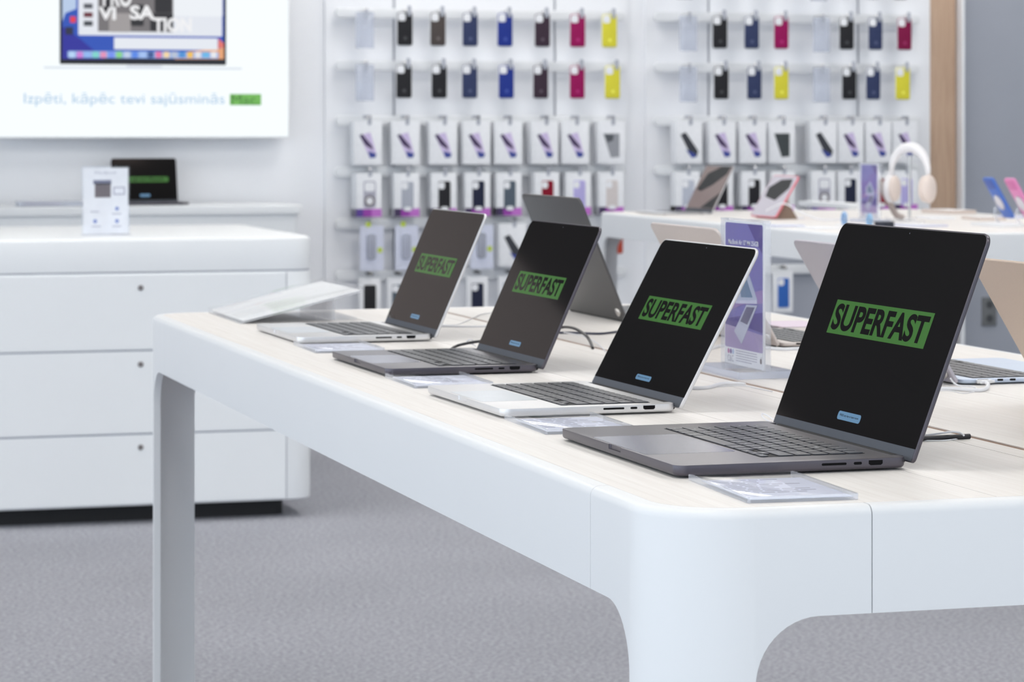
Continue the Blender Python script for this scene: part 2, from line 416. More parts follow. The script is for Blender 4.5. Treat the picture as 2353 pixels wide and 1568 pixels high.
def base_mesh(kind, D, W, zb, zt):
    if kind in _base: return _base[kind].copy()
    Db = D-.006; y0 = -D/2; pro = kind in ('14', '16')
    P = rrect(W, Db, .0115, 7, 0, y0+Db/2)
    # notch the rear edge for the hinge: rear edge runs between corner 1 and corner 2
    i = 2*8; nx = W/2-.0215; yb = y0+Db; dp = .0075
    P = P[:i]+[(nx+.001, yb), (nx, yb-.001), (nx, yb-dp), (-nx, yb-dp), (-nx, yb-.001), (-nx-.001, yb)]+P[i:]
    bm = B(); prism(bm, P, zb, zt, .0005, .0036 if pro else .003, 4)
    me = finish(bm, 'base')
    if True:                                     # finger scoop in the middle of the front edge
        o = bpy.data.objects.new('blank', me); link(o)
        cb = B(); prism(cb, rrect(.036, .0036, .0012, 4, 0, y0), zt-.0048, zt+.003); cm = finish(cb, 'cut')
        cm.transform(Matrix.Translation((0, 0, 0)))
        c = bpy.data.objects.new('cut', cm); link(c)
        md = o.modifiers.new('b', 'BOOLEAN'); md.object = c; md.operation = 'DIFFERENCE'; md.solver = 'EXACT'
        dg = bpy.context.evaluated_depsgraph_get(); dg.update()
        me2 = bpy.data.meshes.new_from_object(o.evaluated_get(dg), depsgraph=dg)
        bpy.data.objects.remove(o); bpy.data.objects.remove(c)
        if len(me2.polygons) > 20: me = me2
        auto_smooth(me)
    _base[kind] = me; return me.copy()

def laptop(label, kind, metal, padm, ang, corner, rz, facing=1, screen='superfast', group=None, keys=True, loc=None, z=None, thm=None):
    """corner: near front corner of the footprint on the table; user frame: x to the user's right, y away from the user"""
    W, D, T, TL, KY, KH, TW = SIZES[kind]; lidm = metal if not isinstance(metal, tuple) else metal[0]; bodym = metal if not isinstance(metal, tuple) else metal[1]
    if loc is None:
        th = math.radians(rz)
        if facing == 1:      # user on the -x side
            A = Vector((math.cos(th), math.sin(th), 0)); Bv = Vector((-math.sin(th), math.cos(th), 0))
            c = Vector((corner[0], corner[1], TZ))+A*D/2+Bv*W/2; rot = th-PI/2
        else:                # user on the +x side; corner = foot of the hinge at the near end
            A = Vector((math.cos(th), math.sin(th), 0)); Bv = Vector((-math.sin(th), math.cos(th), 0))
            c = Vector((corner[0], corner[1], TZ))+A*(D/2)+Bv*W/2; rot = th+PI/2
    else: c, rot = Vector(loc), rz
    t = thing('laptop', label, 'laptop', c+Vector((0, 0, .0002)), rot, group)
    zb, zt = .0021, T-TL; y0 = -D/2
    b = obj('base', base_mesh(kind, D, W, zb, zt), bodym, t)
    for sx in (-1, 1):
        for sy in (-1, 1):
            bm = B(); cyl(bm, .006, 0, .0026, 16, sx*(W/2-.03), sy*(D/2-.03)); obj('foot', bm, M['rubber'], t)
    # trackpad
    ty0 = y0+.004; ty1 = y0+KY-.004
    bm = B(); rbox(bm, TW+.0006, ty1-ty0+.0006, zt-.001, zt+.00004, .006, cy=(ty0+ty1)/2); obj('trackpad_gap', bm, M['strip'], t)
    bm = B(); rbox(bm, TW, ty1-ty0, zt-.001, zt+.0001, .0058, cy=(ty0+ty1)/2); obj('trackpad', bm, padm, t)
    # keyboard
    kw = .2735; kb0 = y0+KY
    bm = B(); rbox(bm, kw+.0012, KH+.0012, zt-.001, zt+.00008, .003, cy=kb0+KH/2); kb = obj('keyboard', bm, M['well'], t)
    ph = KH/6; gap = .0028
    for r, row in enumerate(ROWS):
        tot = sum(x for _, x in row); un = kw/tot; x = -kw/2; yc = kb0+KH-ph*(r+.5)
        for s, wd in row:
            w_ = wd*un
            if s in ('<', '>'):
                spec_ = [(s, yc-ph/4, ph/2)]
            elif s == '^v': spec_ = [('^', yc+ph/4-.0002, ph/2), ('v', yc-ph/4, ph/2)]
            else: spec_ = [(s, yc, ph)]
            for ss, yy, hh in spec_:
                k = bpy.data.objects.new('key', key_mesh(w_-gap, hh-(gap if hh > ph*.6 else .0012), ss)); link(k); k.parent = kb
                k.location = (x+w_/2, yy, zt+.00009)
            x += w_
    # ports
    def port(name, y, w_, h_, shape='slot', side=1, zz=None):
        bm = B(); pr = rrect(w_, h_, h_*.48, 5)
        if shape == 'hdmi': pr = [(-w_/2, h_/2), (-w_/2, -h_/2+.0014), (-w_/2+.002, -h_/2), (w_/2-.002, -h_/2), (w_/2, -h_/2+.0014), (w_/2, h_/2)]
        prism(bm, pr, -.002, .00012)
        zc = zz if zz else (zb+zt)/2+.0012
        M4 = Matrix(((0, 0, side, side*W/2), (1, 0, 0, y), (0, 1, 0, zc), (0, 0, 0, 1)))
        obj(name, bm, M['port'], t, M4)
    sc_ = 1 if kind == '14' else 1.0
    if kind in ('14', '16'):
        o16 = .0265 if kind == '16' else 0
        port('hdmi_port', y0+.181+o16, .0148, .0048, 'hdmi'); port('usb_port', y0+.162+o16, .0086, .0027); port('card_slot', y0+.137+o16, .0262, .0024)
        port('power_port', y0+D-.045, .017, .003, side=-1); port('usb_port', y0+D-.068, .0086, .0027, side=-1); port('usb_port', y0+D-.085, .0086, .0027, side=-1)
    else:
        port('power_port', y0+D-.036, .017, .0028, side=-1); port('usb_port', y0+D-.061, .0088, .0028, side=-1); port('usb_port', y0+D-.079, .0088, .0028, side=-1)
        port('audio_jack', y0+D-.05, .0036, .0036)
    # lid: local frame (x, up along the lid, out of the screen)
    a = math.radians(ang); up = Vector((0, -math.cos(a), math.sin(a))); nr = Vector((0, -math.sin(a), -math.cos(a)))
    hy, hz = y0+D-.0022, T-.0098 if kind in ('14', '16') else T-.0072
    H = D-.009
    ML = Matrix(((1, up[0], nr[0], 0), (0, up[1], nr[1], hy), (0, up[2], nr[2], hz), (0, 0, 0, 1)))
    bm = B(); prism(bm, rrect(W, H, [.005, .0125, .0125, .005], 8, 0, H/2), -TL-.0003, 0, .0004, .0016, 3)
    lid = obj('lid', bm, lidm, t, ML)
    bm = B(); tube(bm, [(-W/2+.022, hy-.0005, hz+.0005), (W/2-.022, hy-.0005, hz+.0005)], .0042, 14, 0); obj('hinge', bm, M['dark'], t)
    bm = B(); box(bm, -W/2+.0025, W/2-.0025, .0008, .0135, -.0001, .00015); obj('bezel_strip', bm, M['strip'], lid, ML)
    bm = B(); prism(bm, rrect(W-.0032, H-.0152, [.0006, .0105, .0105, .0006], 8, 0, .0135+(H-.0152)/2), -.0001, .0003); obj('screen', bm, M['glass'], lid, ML)
    if screen:
        bm = B(); cyl(bm, .0008, .0003, .00036, 12, 0, H-.0065); obj('camera_dot', bm, M['strip'], lid, ML)
    if screen == 'superfast':
        lo, hi = (.0995, .1322) if kind == '14' else (.1135, .1515)
        bm = B(); box(bm, -W*.337, W*.337, lo, hi, .0003, .0005); obj('screen_banner', bm, M['green'], lid, ML)
        hh = (hi-lo)
        x = -W*.322; me = textmesh('SUPERFAST', w=W*.644, h=hh*.79, bold=.034, x=x, y=lo+hh*.11, z=.00056, res=6)
        obj('banner_lettering', me, M['glass'], lid, ML)
        bw = W*.158; bl, bh = (.0222, .0292) if kind == '14' else (.0246, .0338)
        bm = B(); prism(bm, rrect(bw, bh-bl, (bh-bl)*.36, 6, W*.018, (bl+bh)/2), .0003, .0005); obj('screen_button', bm, M['blue_btn'], lid, ML)
        obj('button_lettering', textmesh('PRESS any key to learn more', w=bw*.82, h=(bh-bl)*.34, bold=.02, x=W*.018, y=(bl+bh)/2-(bh-bl)*.15, z=.00056, res=2, align='C'), M['ink'], lid, ML)
    elif screen == 'pill':
        lo, hi = .098, .124
        bm = B(); prism(bm, rrect(W*.74, hi-lo, .008, 6, 0, (lo+hi)/2), .0003, .0005); obj('screen_banner', bm, M['green'], lid, ML)
        obj('banner_lettering', textmesh('superfast', w=W*.6, h=.018, bold=.02, x=0, y=lo+.004, z=.0006, res=3, align='C'), M['ink'], lid, ML)
        bm = B(); prism(bm, rrect(.05, .013, .006, 6, 0, .035), .0003, .0005); obj('screen_button', bm, M['blue_btn'], lid, ML)
    elif screen == 'photo':
        bm = B(); box(bm, -W/2+.004, W/2-.004, .018, H-.004, .0003, .0004); obj('screen_picture', bm, glow('brown wallpaper light', srgb(128, 108, 104), .8), lid, ML)
        bm = B(); prism(bm, [(-.13, .10), (-.08, .09), (.02, .12), (.12, .17), (.13, .205), (.02, .20), (-.09, .17)], .0004, .0005); prism(bm, [(-.0, .02), (.14, .02), (.14, .09), (.08, .06)], .0004, .0005)
        obj('dark_picture_shape', bm, M['ink'], lid, ML)
    if kind.startswith('air') and facing == -1:
        # security button stuck on the back of the lid, near its lower outer corner
        bm = B(); prism(bm, [(-W/2+.017+.008*math.cos(2*PI*q/24), .017+.008*math.sin(2*PI*q/24)) for q in range(24)], -TL-.0053, -TL-.0002, 0, .0015)
        obj('security_button', bm, M['steel'], lid, ML)
    return t
SL, BK = (M['silver'], M['pad_silver']), (M['black_alu'], M['pad_black'])
G = 'open laptops showing the green banner'
laptop('silver open laptop with green SUPERFAST banner, farthest of the front row', '14', SL[0], SL[1], 113.6, (.927, 4.228), .65, group=G)
laptop('dark grey open laptop with green banner between the two silver laptops', '14', BK[0], BK[1], 114.2, (.919, 3.639), .8, group=G)
laptop('silver open laptop with green banner, beside the purple price stand', '14', SL[0], SL[1], 118.4, (.914, 3.077), 1.3, group=G)
laptop('large dark grey open laptop nearest the table corner, green SUPERFAST banner', '16', BK[0], BK[1], 110.8, (.917, 2.503), .49, group=G)
GB = 'open laptops seen from behind'
def back_laptop(label, kind, metal, padm, hx, yn, ang, rz=0):
    laptop(label, kind, metal, padm, ang, (hx, yn), rz, facing=-1, screen=None, group=GB)
back_laptop('dark open laptop seen from behind, farthest on the far side of table', 'air15', M['midnight'], M['pad_black'], 1.572, 4.538, 112)
back_laptop('pale gold open laptop from behind, half hidden by the purple price stand', 'air13', M['rose'], M['pad_silver'], 1.614, 3.951, 119.5)
back_laptop('lilac grey laptop with sky blue base, back turned, behind the large dark laptop', 'air13', (M['lilac'], M['skyblue']), M['skyblue'], 1.601, 3.308, 121)
back_laptop('tan gold open laptop seen from behind at the right edge of the photo', 'air13', M['tan'], M['rose'], 1.60, 2.752, 121)

# ---------------------------------------------------------------- price plates and stands on the table
def price_plate(label, x, y, rz, L=.168, W=.106):
    t = thing('price_plate', label, 'price plate', (x+W/2, y+L/2, TZ+.0003), math.radians(rz), 'flat acrylic price plates in front of the laptops')
    bm = B(); rbox(bm, W, L, 0, .0062, .002, .0005, n=3); obj('acrylic_block', bm, M['acrylic'], t)
    bm = B(); box(bm, -W/2+.004, W/2-.004, -L/2+.004, L/2-.03, .0026, .0032); obj('price_sheet', bm, M['paper_lilac'], t)
    bm = B()
    for k in range(9):
        y_ = L/2-.04-k*.011; n = random.randint(3, 5); x_ = -W/2+.012
        for q in range(n):
            w_ = random.uniform(.008, .018)
            if x_+w_ < W/2-.01: box(bm, x_, x_+w_, y_, y_+.0028, .0032, .0034)
            x_ += w_+.003
    obj('sheet_print', bm, M['print_grey'], t)
    for s in (-1, 1):
        bm = B(); box(bm, s*(W/2-.0016)-.0014, s*(W/2-.0016)+.0014, -L/2+.001, L/2-.001, .0004, .0058); obj('side_edge', bm, M['edge'], t)
    bm = B(); box(bm, -W/2+.001, W/2-.001, -L/2+.0004, -L/2+.003, .0004, .0058); obj('front_edge', bm, M['edge'], t)
price_plate('clear acrylic price plate lying nearest the rounded table corner', .921, 2.318, -2.5, .172)
price_plate('clear acrylic price plate between nearest dark laptop and the silver one', .914, 2.905, -1)
price_plate('clear acrylic price plate in front of the middle dark laptop', .915, 3.470, -1)
price_plate('clear acrylic price plate between farthest silver laptop and the dark one', .917, 4.055, -1)
# slanted A4 board at the far end
t = thing('slanted_info_board', 'white slanted info board on a clear wedge at the far table end', 'info board', (.93, 4.70, TZ+.0028), 0)
al = math.atan2(.050, .21); MB = Matrix.Rotation(-al, 4, 'Y')
bm = B(); rbox(bm, .222, .30, .003, .008, .003, .0006, .111, .15); obj('acrylic_cover', bm, acrylic_mat('glossy cover', (1, 1, 1, 1), refl=.25), t, MB)
bm = B(); box(bm, .006, .216, .004, .296, .0008, .0026); obj('info_sheet', bm, mat('bright white paper', (.93, .94, .96, 1), .3), t, MB)
bm = B(); rbox(bm, .222, .30, -.0025, .0006, .003, .0006, .111, .15); obj('back_plate', bm, M['edge'], t, MB)
bm = B(); box(bm, .165, .170, .02, .28, 0, .036); obj('support', bm, M['edge'], t)
bm = B(); box(bm, .12, .21, .02, .28, 0, .003); obj('support_foot', bm, M['acrylic'], t)

def price_stand(label, x, y0, y1, big=True):
    """upright acrylic holder; its face looks along -x. local: x = image right (-y), y = up"""
    W = y1-y0; t = thing('price_stand', label, 'price stand', (x, (y0+y1)/2, TZ+.0002), 0)
    MF = Matrix(((0, 0, -1, 0), (-1, 0, 0, 0), (0, 1, 0, 0), (0, 0, 0, 1)))   # (right, up, out) -> world
    H = .211
    for z in (.0035, -.0055):
        bm = B(); prism(bm, rrect(W, H-.010, .004, 4, 0, (H+.010)/2), z, z+.002, .0003, .0003); obj('acrylic_sheet', bm, M['acrylic'], t, MF)
    for s in (-1, 1):
        bm = B(); box(bm, s*(W/2-.001)-.0012, s*(W/2-.001)+.0012, .010, H, -.0055, .0055); obj('side_edge', bm, M['edge'], t, MF)
    bm = B(); box(bm, -W/2, W/2, H-.002, H, -.0055, .0055); obj('top_edge', bm, M['edge'], t, MF)
    bm = B(); rbox(bm, W+.006, .085, -.04, .045, .003) if False else prism(bm, rrect(.084, W+.006, .003, 3), 0, .0102, .0008, .0008); obj('foot_block', bm, M['acrylic'], t)
    for s in (-1, 1):
        bm = B(); box(bm, -.0415, .0415, s*((W+.006)/2-.0016)-.0012, s*((W+.006)/2-.0016)+.0012, .0006, .0096); obj('foot_edge', bm, M['foot_edge'], t)
        bm = B(); box(bm, s*.0404-.0012, s*.0404+.0012, -W/2, W/2, .0006, .0096); obj('foot_edge', bm, M['foot_edge'], t)
        # insert
    w = .139; x0 = -w/2-.002; z = .0012
    bm = B(); box(bm, x0-.003, x0+w+.003, .0105, H-.003, -.0010, z); sh = obj('insert_sheet', bm, M['paper'], t, MF)
    pm = mat('violet print', srgb(118, 112, 178), .35); dk = mat('deep violet print', srgb(82, 70, 142), .35)
    lt = mat('lavender print', srgb(163, 148, 190), .35); mg = mat('mauve print', srgb(146, 122, 178), .35)
    def shape(name, pts, m, k=1):
        bm = B(); prism(bm, [(x0+a*w, b) for a, b in pts], z-.0002, z+.00018*k); obj(name, bm, m, sh, MF, smooth=False)
    pr = [((a-x0)/w, b) for a, b in rrect(w, .172, .004, 4, x0+w/2, .119)]
    shape('violet_field', pr, pm)
    shape('violet_ray', [(.60, .2048), (.97, .2048), (.999, .201), (.999, .165), (.92, .172), (.78, .185)], dk, 2)
    shape('lavender_band', [(.0, .095), (.5, .108), (.999, .118), (.999, .100), (.5, .095), (.0, .080)], mg, 4)
    shape('violet_wave', [(.0, .071), (.4, .078), (.999, .088), (.999, .060), (.6, .064), (.0, .058)], dk, 2)
    shape('lavender_field', [(.0, .0345), (.03, .033), (.97, .033), (.999, .0345), (.999, .057), (.6, .060), (.0, .064)], lt, 3)
    shape('laptop_picture', [(.30, .122), (.58, .146), (.86, .104), (.80, .100), (.32, .098)], mat('pale print', srgb(176, 184, 206), .35), 5)
    shape('laptop_picture', [(.40, .121), (.56, .134), (.74, .106), (.44, .104)], mat('print blue grey', srgb(104, 128, 158), .35), 6)
    shape('laptop_picture', [(.30, .0985), (.86, .1035), (.86, .0985), (.30, .0945)], mat('pale print', srgb(200, 200, 222), .35), 7)
    shape('laptop_picture', [(.58, .095), (.86, .096), (.45, .040), (.25, .056)], mat('pale grey print', srgb(186, 190, 208), .35), 5)
    shape('laptop_picture', [(.585, .092), (.80, .093), (.60, .068), (.42, .071)], mat('slate print', srgb(100, 98, 128), .35), 6)
    if big:
        wm = M['paper']
        obj('price_lettering', textmesh('MacBook Air 13" M4 256GB', w=w*.80, h=.0068, bold=.012, x=x0+w*.10, y=.1757, z=z+.0012), wm, sh, MF)
        obj('price_lettering', textmesh('cena 1079 €', w=w*.50, h=.009, bold=.012, x=x0+w*.26, y=.1605, z=z+.0012), wm, sh, MF)
    for k, c in enumerate(((186, 120, 168), (126, 104, 158), (178, 196, 222))):
        bm = B(); cyl(bm, .0036, z, z+.0002, 16, x0+.012+k*.0085, .0275); obj('logo_dot', bm, mat('logo dot', srgb(*c), .5), sh, MF)
    obj('logo_lettering', textmesh('C&C', w=.0225, h=.0088, x=x0+.0085, y=.0135, z=z+.0002), M['print_grey'], sh, MF)
    bm = B()
    for k in range(5):
        xx = x0+.040; yy = .0292-k*.0034
        while xx < x0+(.117 if k < 4 else .09):
            l_ = random.uniform(.004, .010); box(bm, xx, min(xx+l_, x0+.118), yy, yy+.0011, z, z+.0002); xx += l_+.0012
    obj('small_print', bm, M['print_grey'], sh, MF)
    # small fruit emblem
    cx, cy, r = x0+.1315, .0218, .0032; P = []
    for k in range(40):
        a = 2*PI*k/40; rr = r*(1+.10*math.cos(2*a+PI)-.10*abs(math.sin(a))**6*(1 if math.sin(a) > 0 else .5))
        X, Y = rr*math.cos(a), rr*1.12*math.sin(a)
        if math.hypot(X-r*1.25, Y-r*.15) < r*.52: X = r*1.25-r*.52*math.cos(math.asin(max(-1, min(1, (Y-r*.15)/(r*.52)))))
        P.append((cx+X, cy+Y))
    bm = B(); prism(bm, P, z, z+.0002); prism(bm, [(cx, cy+r*1.15), (cx+.0010, cy+r*1.25), (cx+.0014, cy+r*1.85), (cx+.0003, cy+r*1.6)], z, z+.0002)
    obj('fruit_emblem', bm, M['print_dark'], sh, MF)
    return t
price_stand('clear acrylic price stand with violet laptop poster in the middle of the table', 1.400, 3.470, 3.627)
price_stand('small violet price stand on the far table, left of the headphones', 4.10, 9.10, 9.27, big=False)

# ---------------------------------------------------------------- cords
def cord(name, label, pts, r, m, zoff=0, group='cords lying on the display table', **k):
    P = [onZ(u, v, z) for u, v, z in pts]; c = P[0].copy(); c.z = TZ
    bm = B(); tube(bm, [p-c for p in P], r, 10, 8)
    o = obj(name, bm, m); o.location = c; return tag(o, label, 'cord', group)
W_ = M['cord_white']
cord('power_cable', 'black charging cord arching out from behind the middle dark laptop', [(1260, 768, .004), (1275, 758, .012), (1297, 752, .018), (1322, 756, .020), (1345, 770, .014), (1356, 785, .006), (1362, 800, .0022)], .0023, M['cord_black'])
cord('power_cable', 'navy cord running straight behind the arching black cord', [(1272, 765, .0025), (1320, 765, .0023), (1370, 767, .0023), (1400, 765, .0023), (1440, 759, .0023)], .0019, M['cord_navy'])
cord('power_cable', 'short black cord emerging left of the middle dark laptop screen', [(1032, 806, .0022), (1048, 796, .004), (1070, 790, .009), (1100, 785, .012), (1125, 782, .008)], .0022, M['cord_black'])
cord('cable_tie', 'thin white cord tie looped round the short black cord', [(1072, 786, .010), (1080, 781, .017), (1088, 784, .012), (1086, 792, .004), (1076, 786, .010), (1094, 796, .003)], .0009, W_)
cord('tether_cable', 'thin white cord crossing the table slot behind the farthest laptop', [(1012, 747, .0015), (1050, 746, .0015), (1085, 732, .0015), (1110, 722, .0015), (1145, 718, .0015)], .0008, W_)
cord('power_cable', 'thin white cord from farthest laptop towards the middle dark laptop', [(1010, 750, .0018), (1060, 750.5, .0018), (1110, 750, .0018), (1160, 744, .0018)], .0016, W_)
cord('tether_cable', 'thin white cord under the arching black cord', [(1270, 762, .002), (1300, 765, .003), (1340, 773, .004), (1370, 788, .003), (1392, 808, .0012)], .0009, W_)
cord('power_cable', 'thick white cord on the table below the violet price stand', [(1560, 889, .0024), (1600, 892, .0024), (1630, 890, .0024), (1655, 883, .003), (1680, 881, .003), (1700, 882, .0024), (1712, 884, .0016)], .0024, W_)
cord('tether_cable', 'fine white wire drooping below the violet price stand', [(1640, 889, .001), (1680, 887, .001), (1710, 887, .001), (1740, 893, .001), (1775, 900, .001)], .0007, W_)
cord('power_cable', 'thick white cord behind the violet price stand joining the pale gold laptop', [(1627, 802, .0024), (1660, 795, .0024), (1700, 796, .0024), (1760, 800, .0024), (1800, 803, .0024), (1822, 802, .0024), (1850, 801, .0024)], .0026, W_)
cord('power_cable', 'thick white charging cord looping from the lilac grey laptop port', [(2150, 894, .0026), (2180, 893.5, .0026), (2225, 896, .0026), (2250, 897, .0028), (2266, 893, .0032), (2271, 884, .0045), (2264, 879, .0055), (2254, 878.5, .006)], .0024, W_)
cord('tether_cable', 'thin white wire from steel button on the lilac grey laptop', [(2184, 870, .012), (2192, 880, .006), (2205, 887, .003), (2228, 888, .003), (2240, 891, .003), (2250, 898, .002)], .0011, W_)
cord('tether_cable', 'fine white wire sagging beneath the thick looping cord', [(2150, 899, .001), (2180, 898, .001), (2215, 904, .001), (2245, 899, .001), (2255, 898, .0012)], .0006, W_)
cord('power_cable', 'thick black cord end beside the table slot, right of nearest laptop', [(2060, 1010, .003), (2110, 1009, .003), (2150, 1007, .003), (2200, 1004.5, .003), (2228, 1003, .003)], .0029, M['cord_black'])
cord('tether_cable', 'thin white wire arching over the thick black cord', [(2085, 1004, .003), (2120, 1002, .004), (2155, 997, .007), (2185, 993, .009), (2205, 995, .008), (2215, 1001, .006)], .0011, W_)
cord('tether_cable', 'fine white wire lying under the thick black cord', [(2075, 1013, .001), (2130, 1013, .001), (2170, 1012.5, .001), (2205, 1008, .0012), (2222, 1004, .002)], .0007, W_)
cord('tether_cable', 'small white wire loop peeping out left of nearest laptop screen', [(1785, 972, .004), (1768, 958, .006), (1753, 951, .006), (1751, 956, .004), (1760, 965, .002), (1778, 973, .001)], .0008, W_)
# magnetic plug of the lilac laptop
t = thing('charging_plug', 'silver charging plug in the side of the lilac grey laptop', 'plug', (1.601+.036, 3.308-.0035, TZ), 0)
bm = B(); rbox(bm, .022, .006, .0028, .0072, .0015, .0006); obj('plug_body', bm, M['silver'], t)
bm = B(); rbox(bm, .017, .003, .0035, .0065, .001, .0004, cy=.0035) if False else tube(bm, [(.010, -.001, .005), (.014, -.003, .005)], .0019, 10, 0); obj('plug_collar', bm, W_, t)

# ---------------------------------------------------------------- island with drawers and back counter
IZ = TZ-.008
t = thing('drawer_island', 'white island counter with three lockable drawers, left of the long table', 'counter', (1.40, 8.68+.58, 0), 0)
hw, hd = .555, .58
bm = B(); prism(bm, rrect(2*hw, 2*hd, .07, 10), IZ-.105, IZ, .012, .002); obj('counter_top', bm, M['cabinet'], t)
bm = B(); prism(bm, rrect(2*hw-.004, 2*hd-.012, .066, 10), IZ-.111, IZ-.104); obj('shadow_gap', bm, M['groove'], t)
bm = B(); prism(bm, rrect(2*hw, 2*hd, .07, 10), .055, IZ-.110, .001, .010); obj('carcass', bm, M['cabinet'], t)
bm = B(); prism(bm, rrect(2*hw-.16, 2*hd-.16, .03, 6), 0, .056); obj('plinth', bm, M['dark'], t)
zz = [IZ-.113, .531, .273, .062]
fy = -hd
for k in range(3):
    z1, z0 = (IZ-.113, .5395, .2785)[k], (.5425, .2815, .060)[k]
    bm = B(); box(bm, -.463, .463, fy-.0045, fy+.01, z0+.0025, z1-.0025); bmesh.ops.bevel(bm, geom=bm.edges[:], offset=.0012, segments=2, affect='EDGES')
    dr = obj('drawer', bm, M['cabinet'], t)
    bm = B(); cyl(bm, .0085, 0, .004, 20, b=.001); M4 = Matrix(((1, 0, 0, 0), (0, 0, -1, fy-.0044), (0, 1, 0, (IZ-.155, .498, .239)[k]), (0, 0, 0, 1)))
    obj('lock', bm, mat('dull steel', (.23, .21, .21, 1), .45, metal=.6), dr, M4)
bm = B()
for x in (-.4655, .4655): box(bm, x-.0012, x+.0012, fy-.001, fy+.002, .06, IZ-.112)
for z in (.541, .280): box(bm, -.466, .466, fy-.001, fy+.002, z-.0025, z+.0025)
obj('drawer_gap', bm, M['groove'], t)

BZ = TZ-.02; xr = onY(697, 0, 12.63).x
t = thing('back_counter', 'white counter against the wall under the big screen', 'counter', (xr-.95, 12.63+.27, 0), 0)
bm = B(); prism(bm, rrect(1.9, .54, .03, 6), BZ-.04, BZ, .006, .002); obj('counter_top', bm, M['cabinet'], t)
bm = B(); prism(bm, rrect(1.86, .50, .02, 6), .08, BZ-.04); obj('cabinet_body', bm, M['cabinet'], t)
bm = B(); prism(bm, rrect(1.8, .42, .01, 4), 0, .08); obj('plinth', bm, M['dark'], t)
p = onY(345, 0, 12.95)
laptop('small dark laptop facing the camera on the counter under the screen', '14', BK[0], BK[1], 101, None, math.radians(4), loc=(p.x, 12.93, BZ), screen='pill')
# flat info block beside it
p = onY(115, 0, 12.80); t = thing('flat_info_block', 'white flat info block lying at left of the back counter', 'info block', (p.x, 12.80, BZ), 0)
bm = B(); rbox(bm, .30, .14, 0, .022, .004, .001); obj('acrylic_block', bm, M['clear_pack'], t)
bm = B(); box(bm, -.13, .04, -.0708, -.07, .008, .018); obj('info_print', bm, M['print_grey'], t)
# leaflet stand on the island
p = onY(243, 0, 8.92); t = thing('leaflet_stand', 'upright acrylic leaflet stand on the island counter', 'leaflet stand', (p.x, 8.92, IZ), 0)
MF = Matrix(((1, 0, 0, 0), (0, 0, -1, 0), (0, 1, 0, 0), (0, 0, 0, 1)))
bm = B(); prism(bm, rrect(.154, .222, .004, 4, 0, .111), .0, .003); obj('acrylic_sheet', bm, M['acrylic'], t, MF)
bm = B(); prism(bm, rrect(.154, .222, .004, 4, 0, .111), -.006, -.003); obj('acrylic_sheet', bm, M['acrylic'], t, MF)
bm = B(); box(bm, -.077, .077, -.055, .05, 0, .004); obj('foot', bm, M['acrylic'], t)
bm = B(); box(bm, -.072, .072, .006, .217, -.0028, -.0004); sh = obj('leaflet', bm, M['paper'], t, MF)
def ptch(name, x0, x1, y0, y1, m, par, MM, z=-.0004, r=.001):
    bm = B(); prism(bm, rrect(x1-x0, y1-y0, r, 3, (x0+x1)/2, (y0+y1)/2), z, z+.0003); return obj(name, bm, m, par, MM)
ptch('leaflet_picture', -.035, .016, .122, .168, M['print_dark'], sh, MF); ptch('leaflet_picture', -.04, .018, .164, .178, mat('print slate', srgb(120, 122, 148), .5), sh, MF)
ptch('leaflet_picture', .024, .062, .13, .156, M['print_grey'], sh, MF); ptch('leaflet_picture', .028, .058, .134, .152, mat('print pale', (.8, .82, .88, 1), .5), sh, MF, z=-.0002)
obj('leaflet_lettering', textmesh('MacBook', w=.07, h=.008, x=-.035, y=.197, z=-.0002), M['print_grey'], sh, MF)
for x, y in ((.03, .08), (-.04, .04), (.03, .04)):
    ptch('leaflet_icon', x, x+.012, y, y+.012, mat('icon blue', srgb(120, 140, 200), .5), sh, MF, r=.005)
for x, y in ((-.05, .075), (-.045, .028), (.02, .028), (.02, .068)): ptch('leaflet_line', x, x+.03, y, y+.003, M['print_grey'], sh, MF)

# ---------------------------------------------------------------- big screen on the wall
SY = WY-.13
a, b = onY(-9, 318, SY), onY(665.5, -175, SY); cx = (a.x+b.x)/2
t = thing('wall_screen', 'large white lit advertising screen on the back wall showing a laptop', 'screen', (cx, SY, 0), 0)
MS = Matrix(((1, 0, 0, -cx), (0, 0, -1, 0), (0, 1, 0, 0), (0, 0, 0, 1)))
bm = B(); prism(bm, rrect(b.x-a.x, b.z-a.z, .006, 4, cx, (a.z+b.z)/2), -.05, 0, .002, .002); obj('casing', bm, M['white'], t, MS)
bm = B(); box(bm, a.x+.2, b.x-.2, a.z+.15, b.z-.15, -.13, -.05); obj('wall_bracket', bm, M['white'], t, MS)
pan = B(); box(pan, a.x+.006, b.x-.006, a.z+.006, b.z-.006, -.001, .0012); pan = obj('display_panel', pan, glow('white screen light', (.93, .98, 1, 1), 1.0), t, MS)
def spt(u, v): q = onY(u, v, SY); return (q.x, q.z)
_g = {}
def gl(c, s=.9):
    if c not in _g: _g[c] = glow('screen light %d' % len(_g), srgb(*c), s)
    return _g[c]
def srect(name, u0, v0, u1, v1, c, k, r=0):
    (x0, z1), (x1, z0) = spt(u0, v0), spt(u1, v1)
    bm = B(); prism(bm, rrect(x1-x0, z1-z0, max(r, .0005), 4, (x0+x1)/2, (z0+z1)/2), .0012, .0012+.0004*k); return obj(name, bm, gl(c), pan, MS)
def stext(name, s, u0, v0, u1, v1, c, k, bold=0.0):
    (x0, z1), (x1, z0) = spt(u0, v0), spt(u1, v1)
    return obj(name, textmesh(s, w=x1-x0, h=z1-z0, bold=bold, x=x0, y=z0, z=.0014+.0004*k), gl(c), pan, MS)
def spoly(name, P, c, k):
    bm = B(); prism(bm, [spt(*p) for p in P][::-1], .0012, .0012+.0004*k); return obj(name, bm, gl(c), pan, MS)
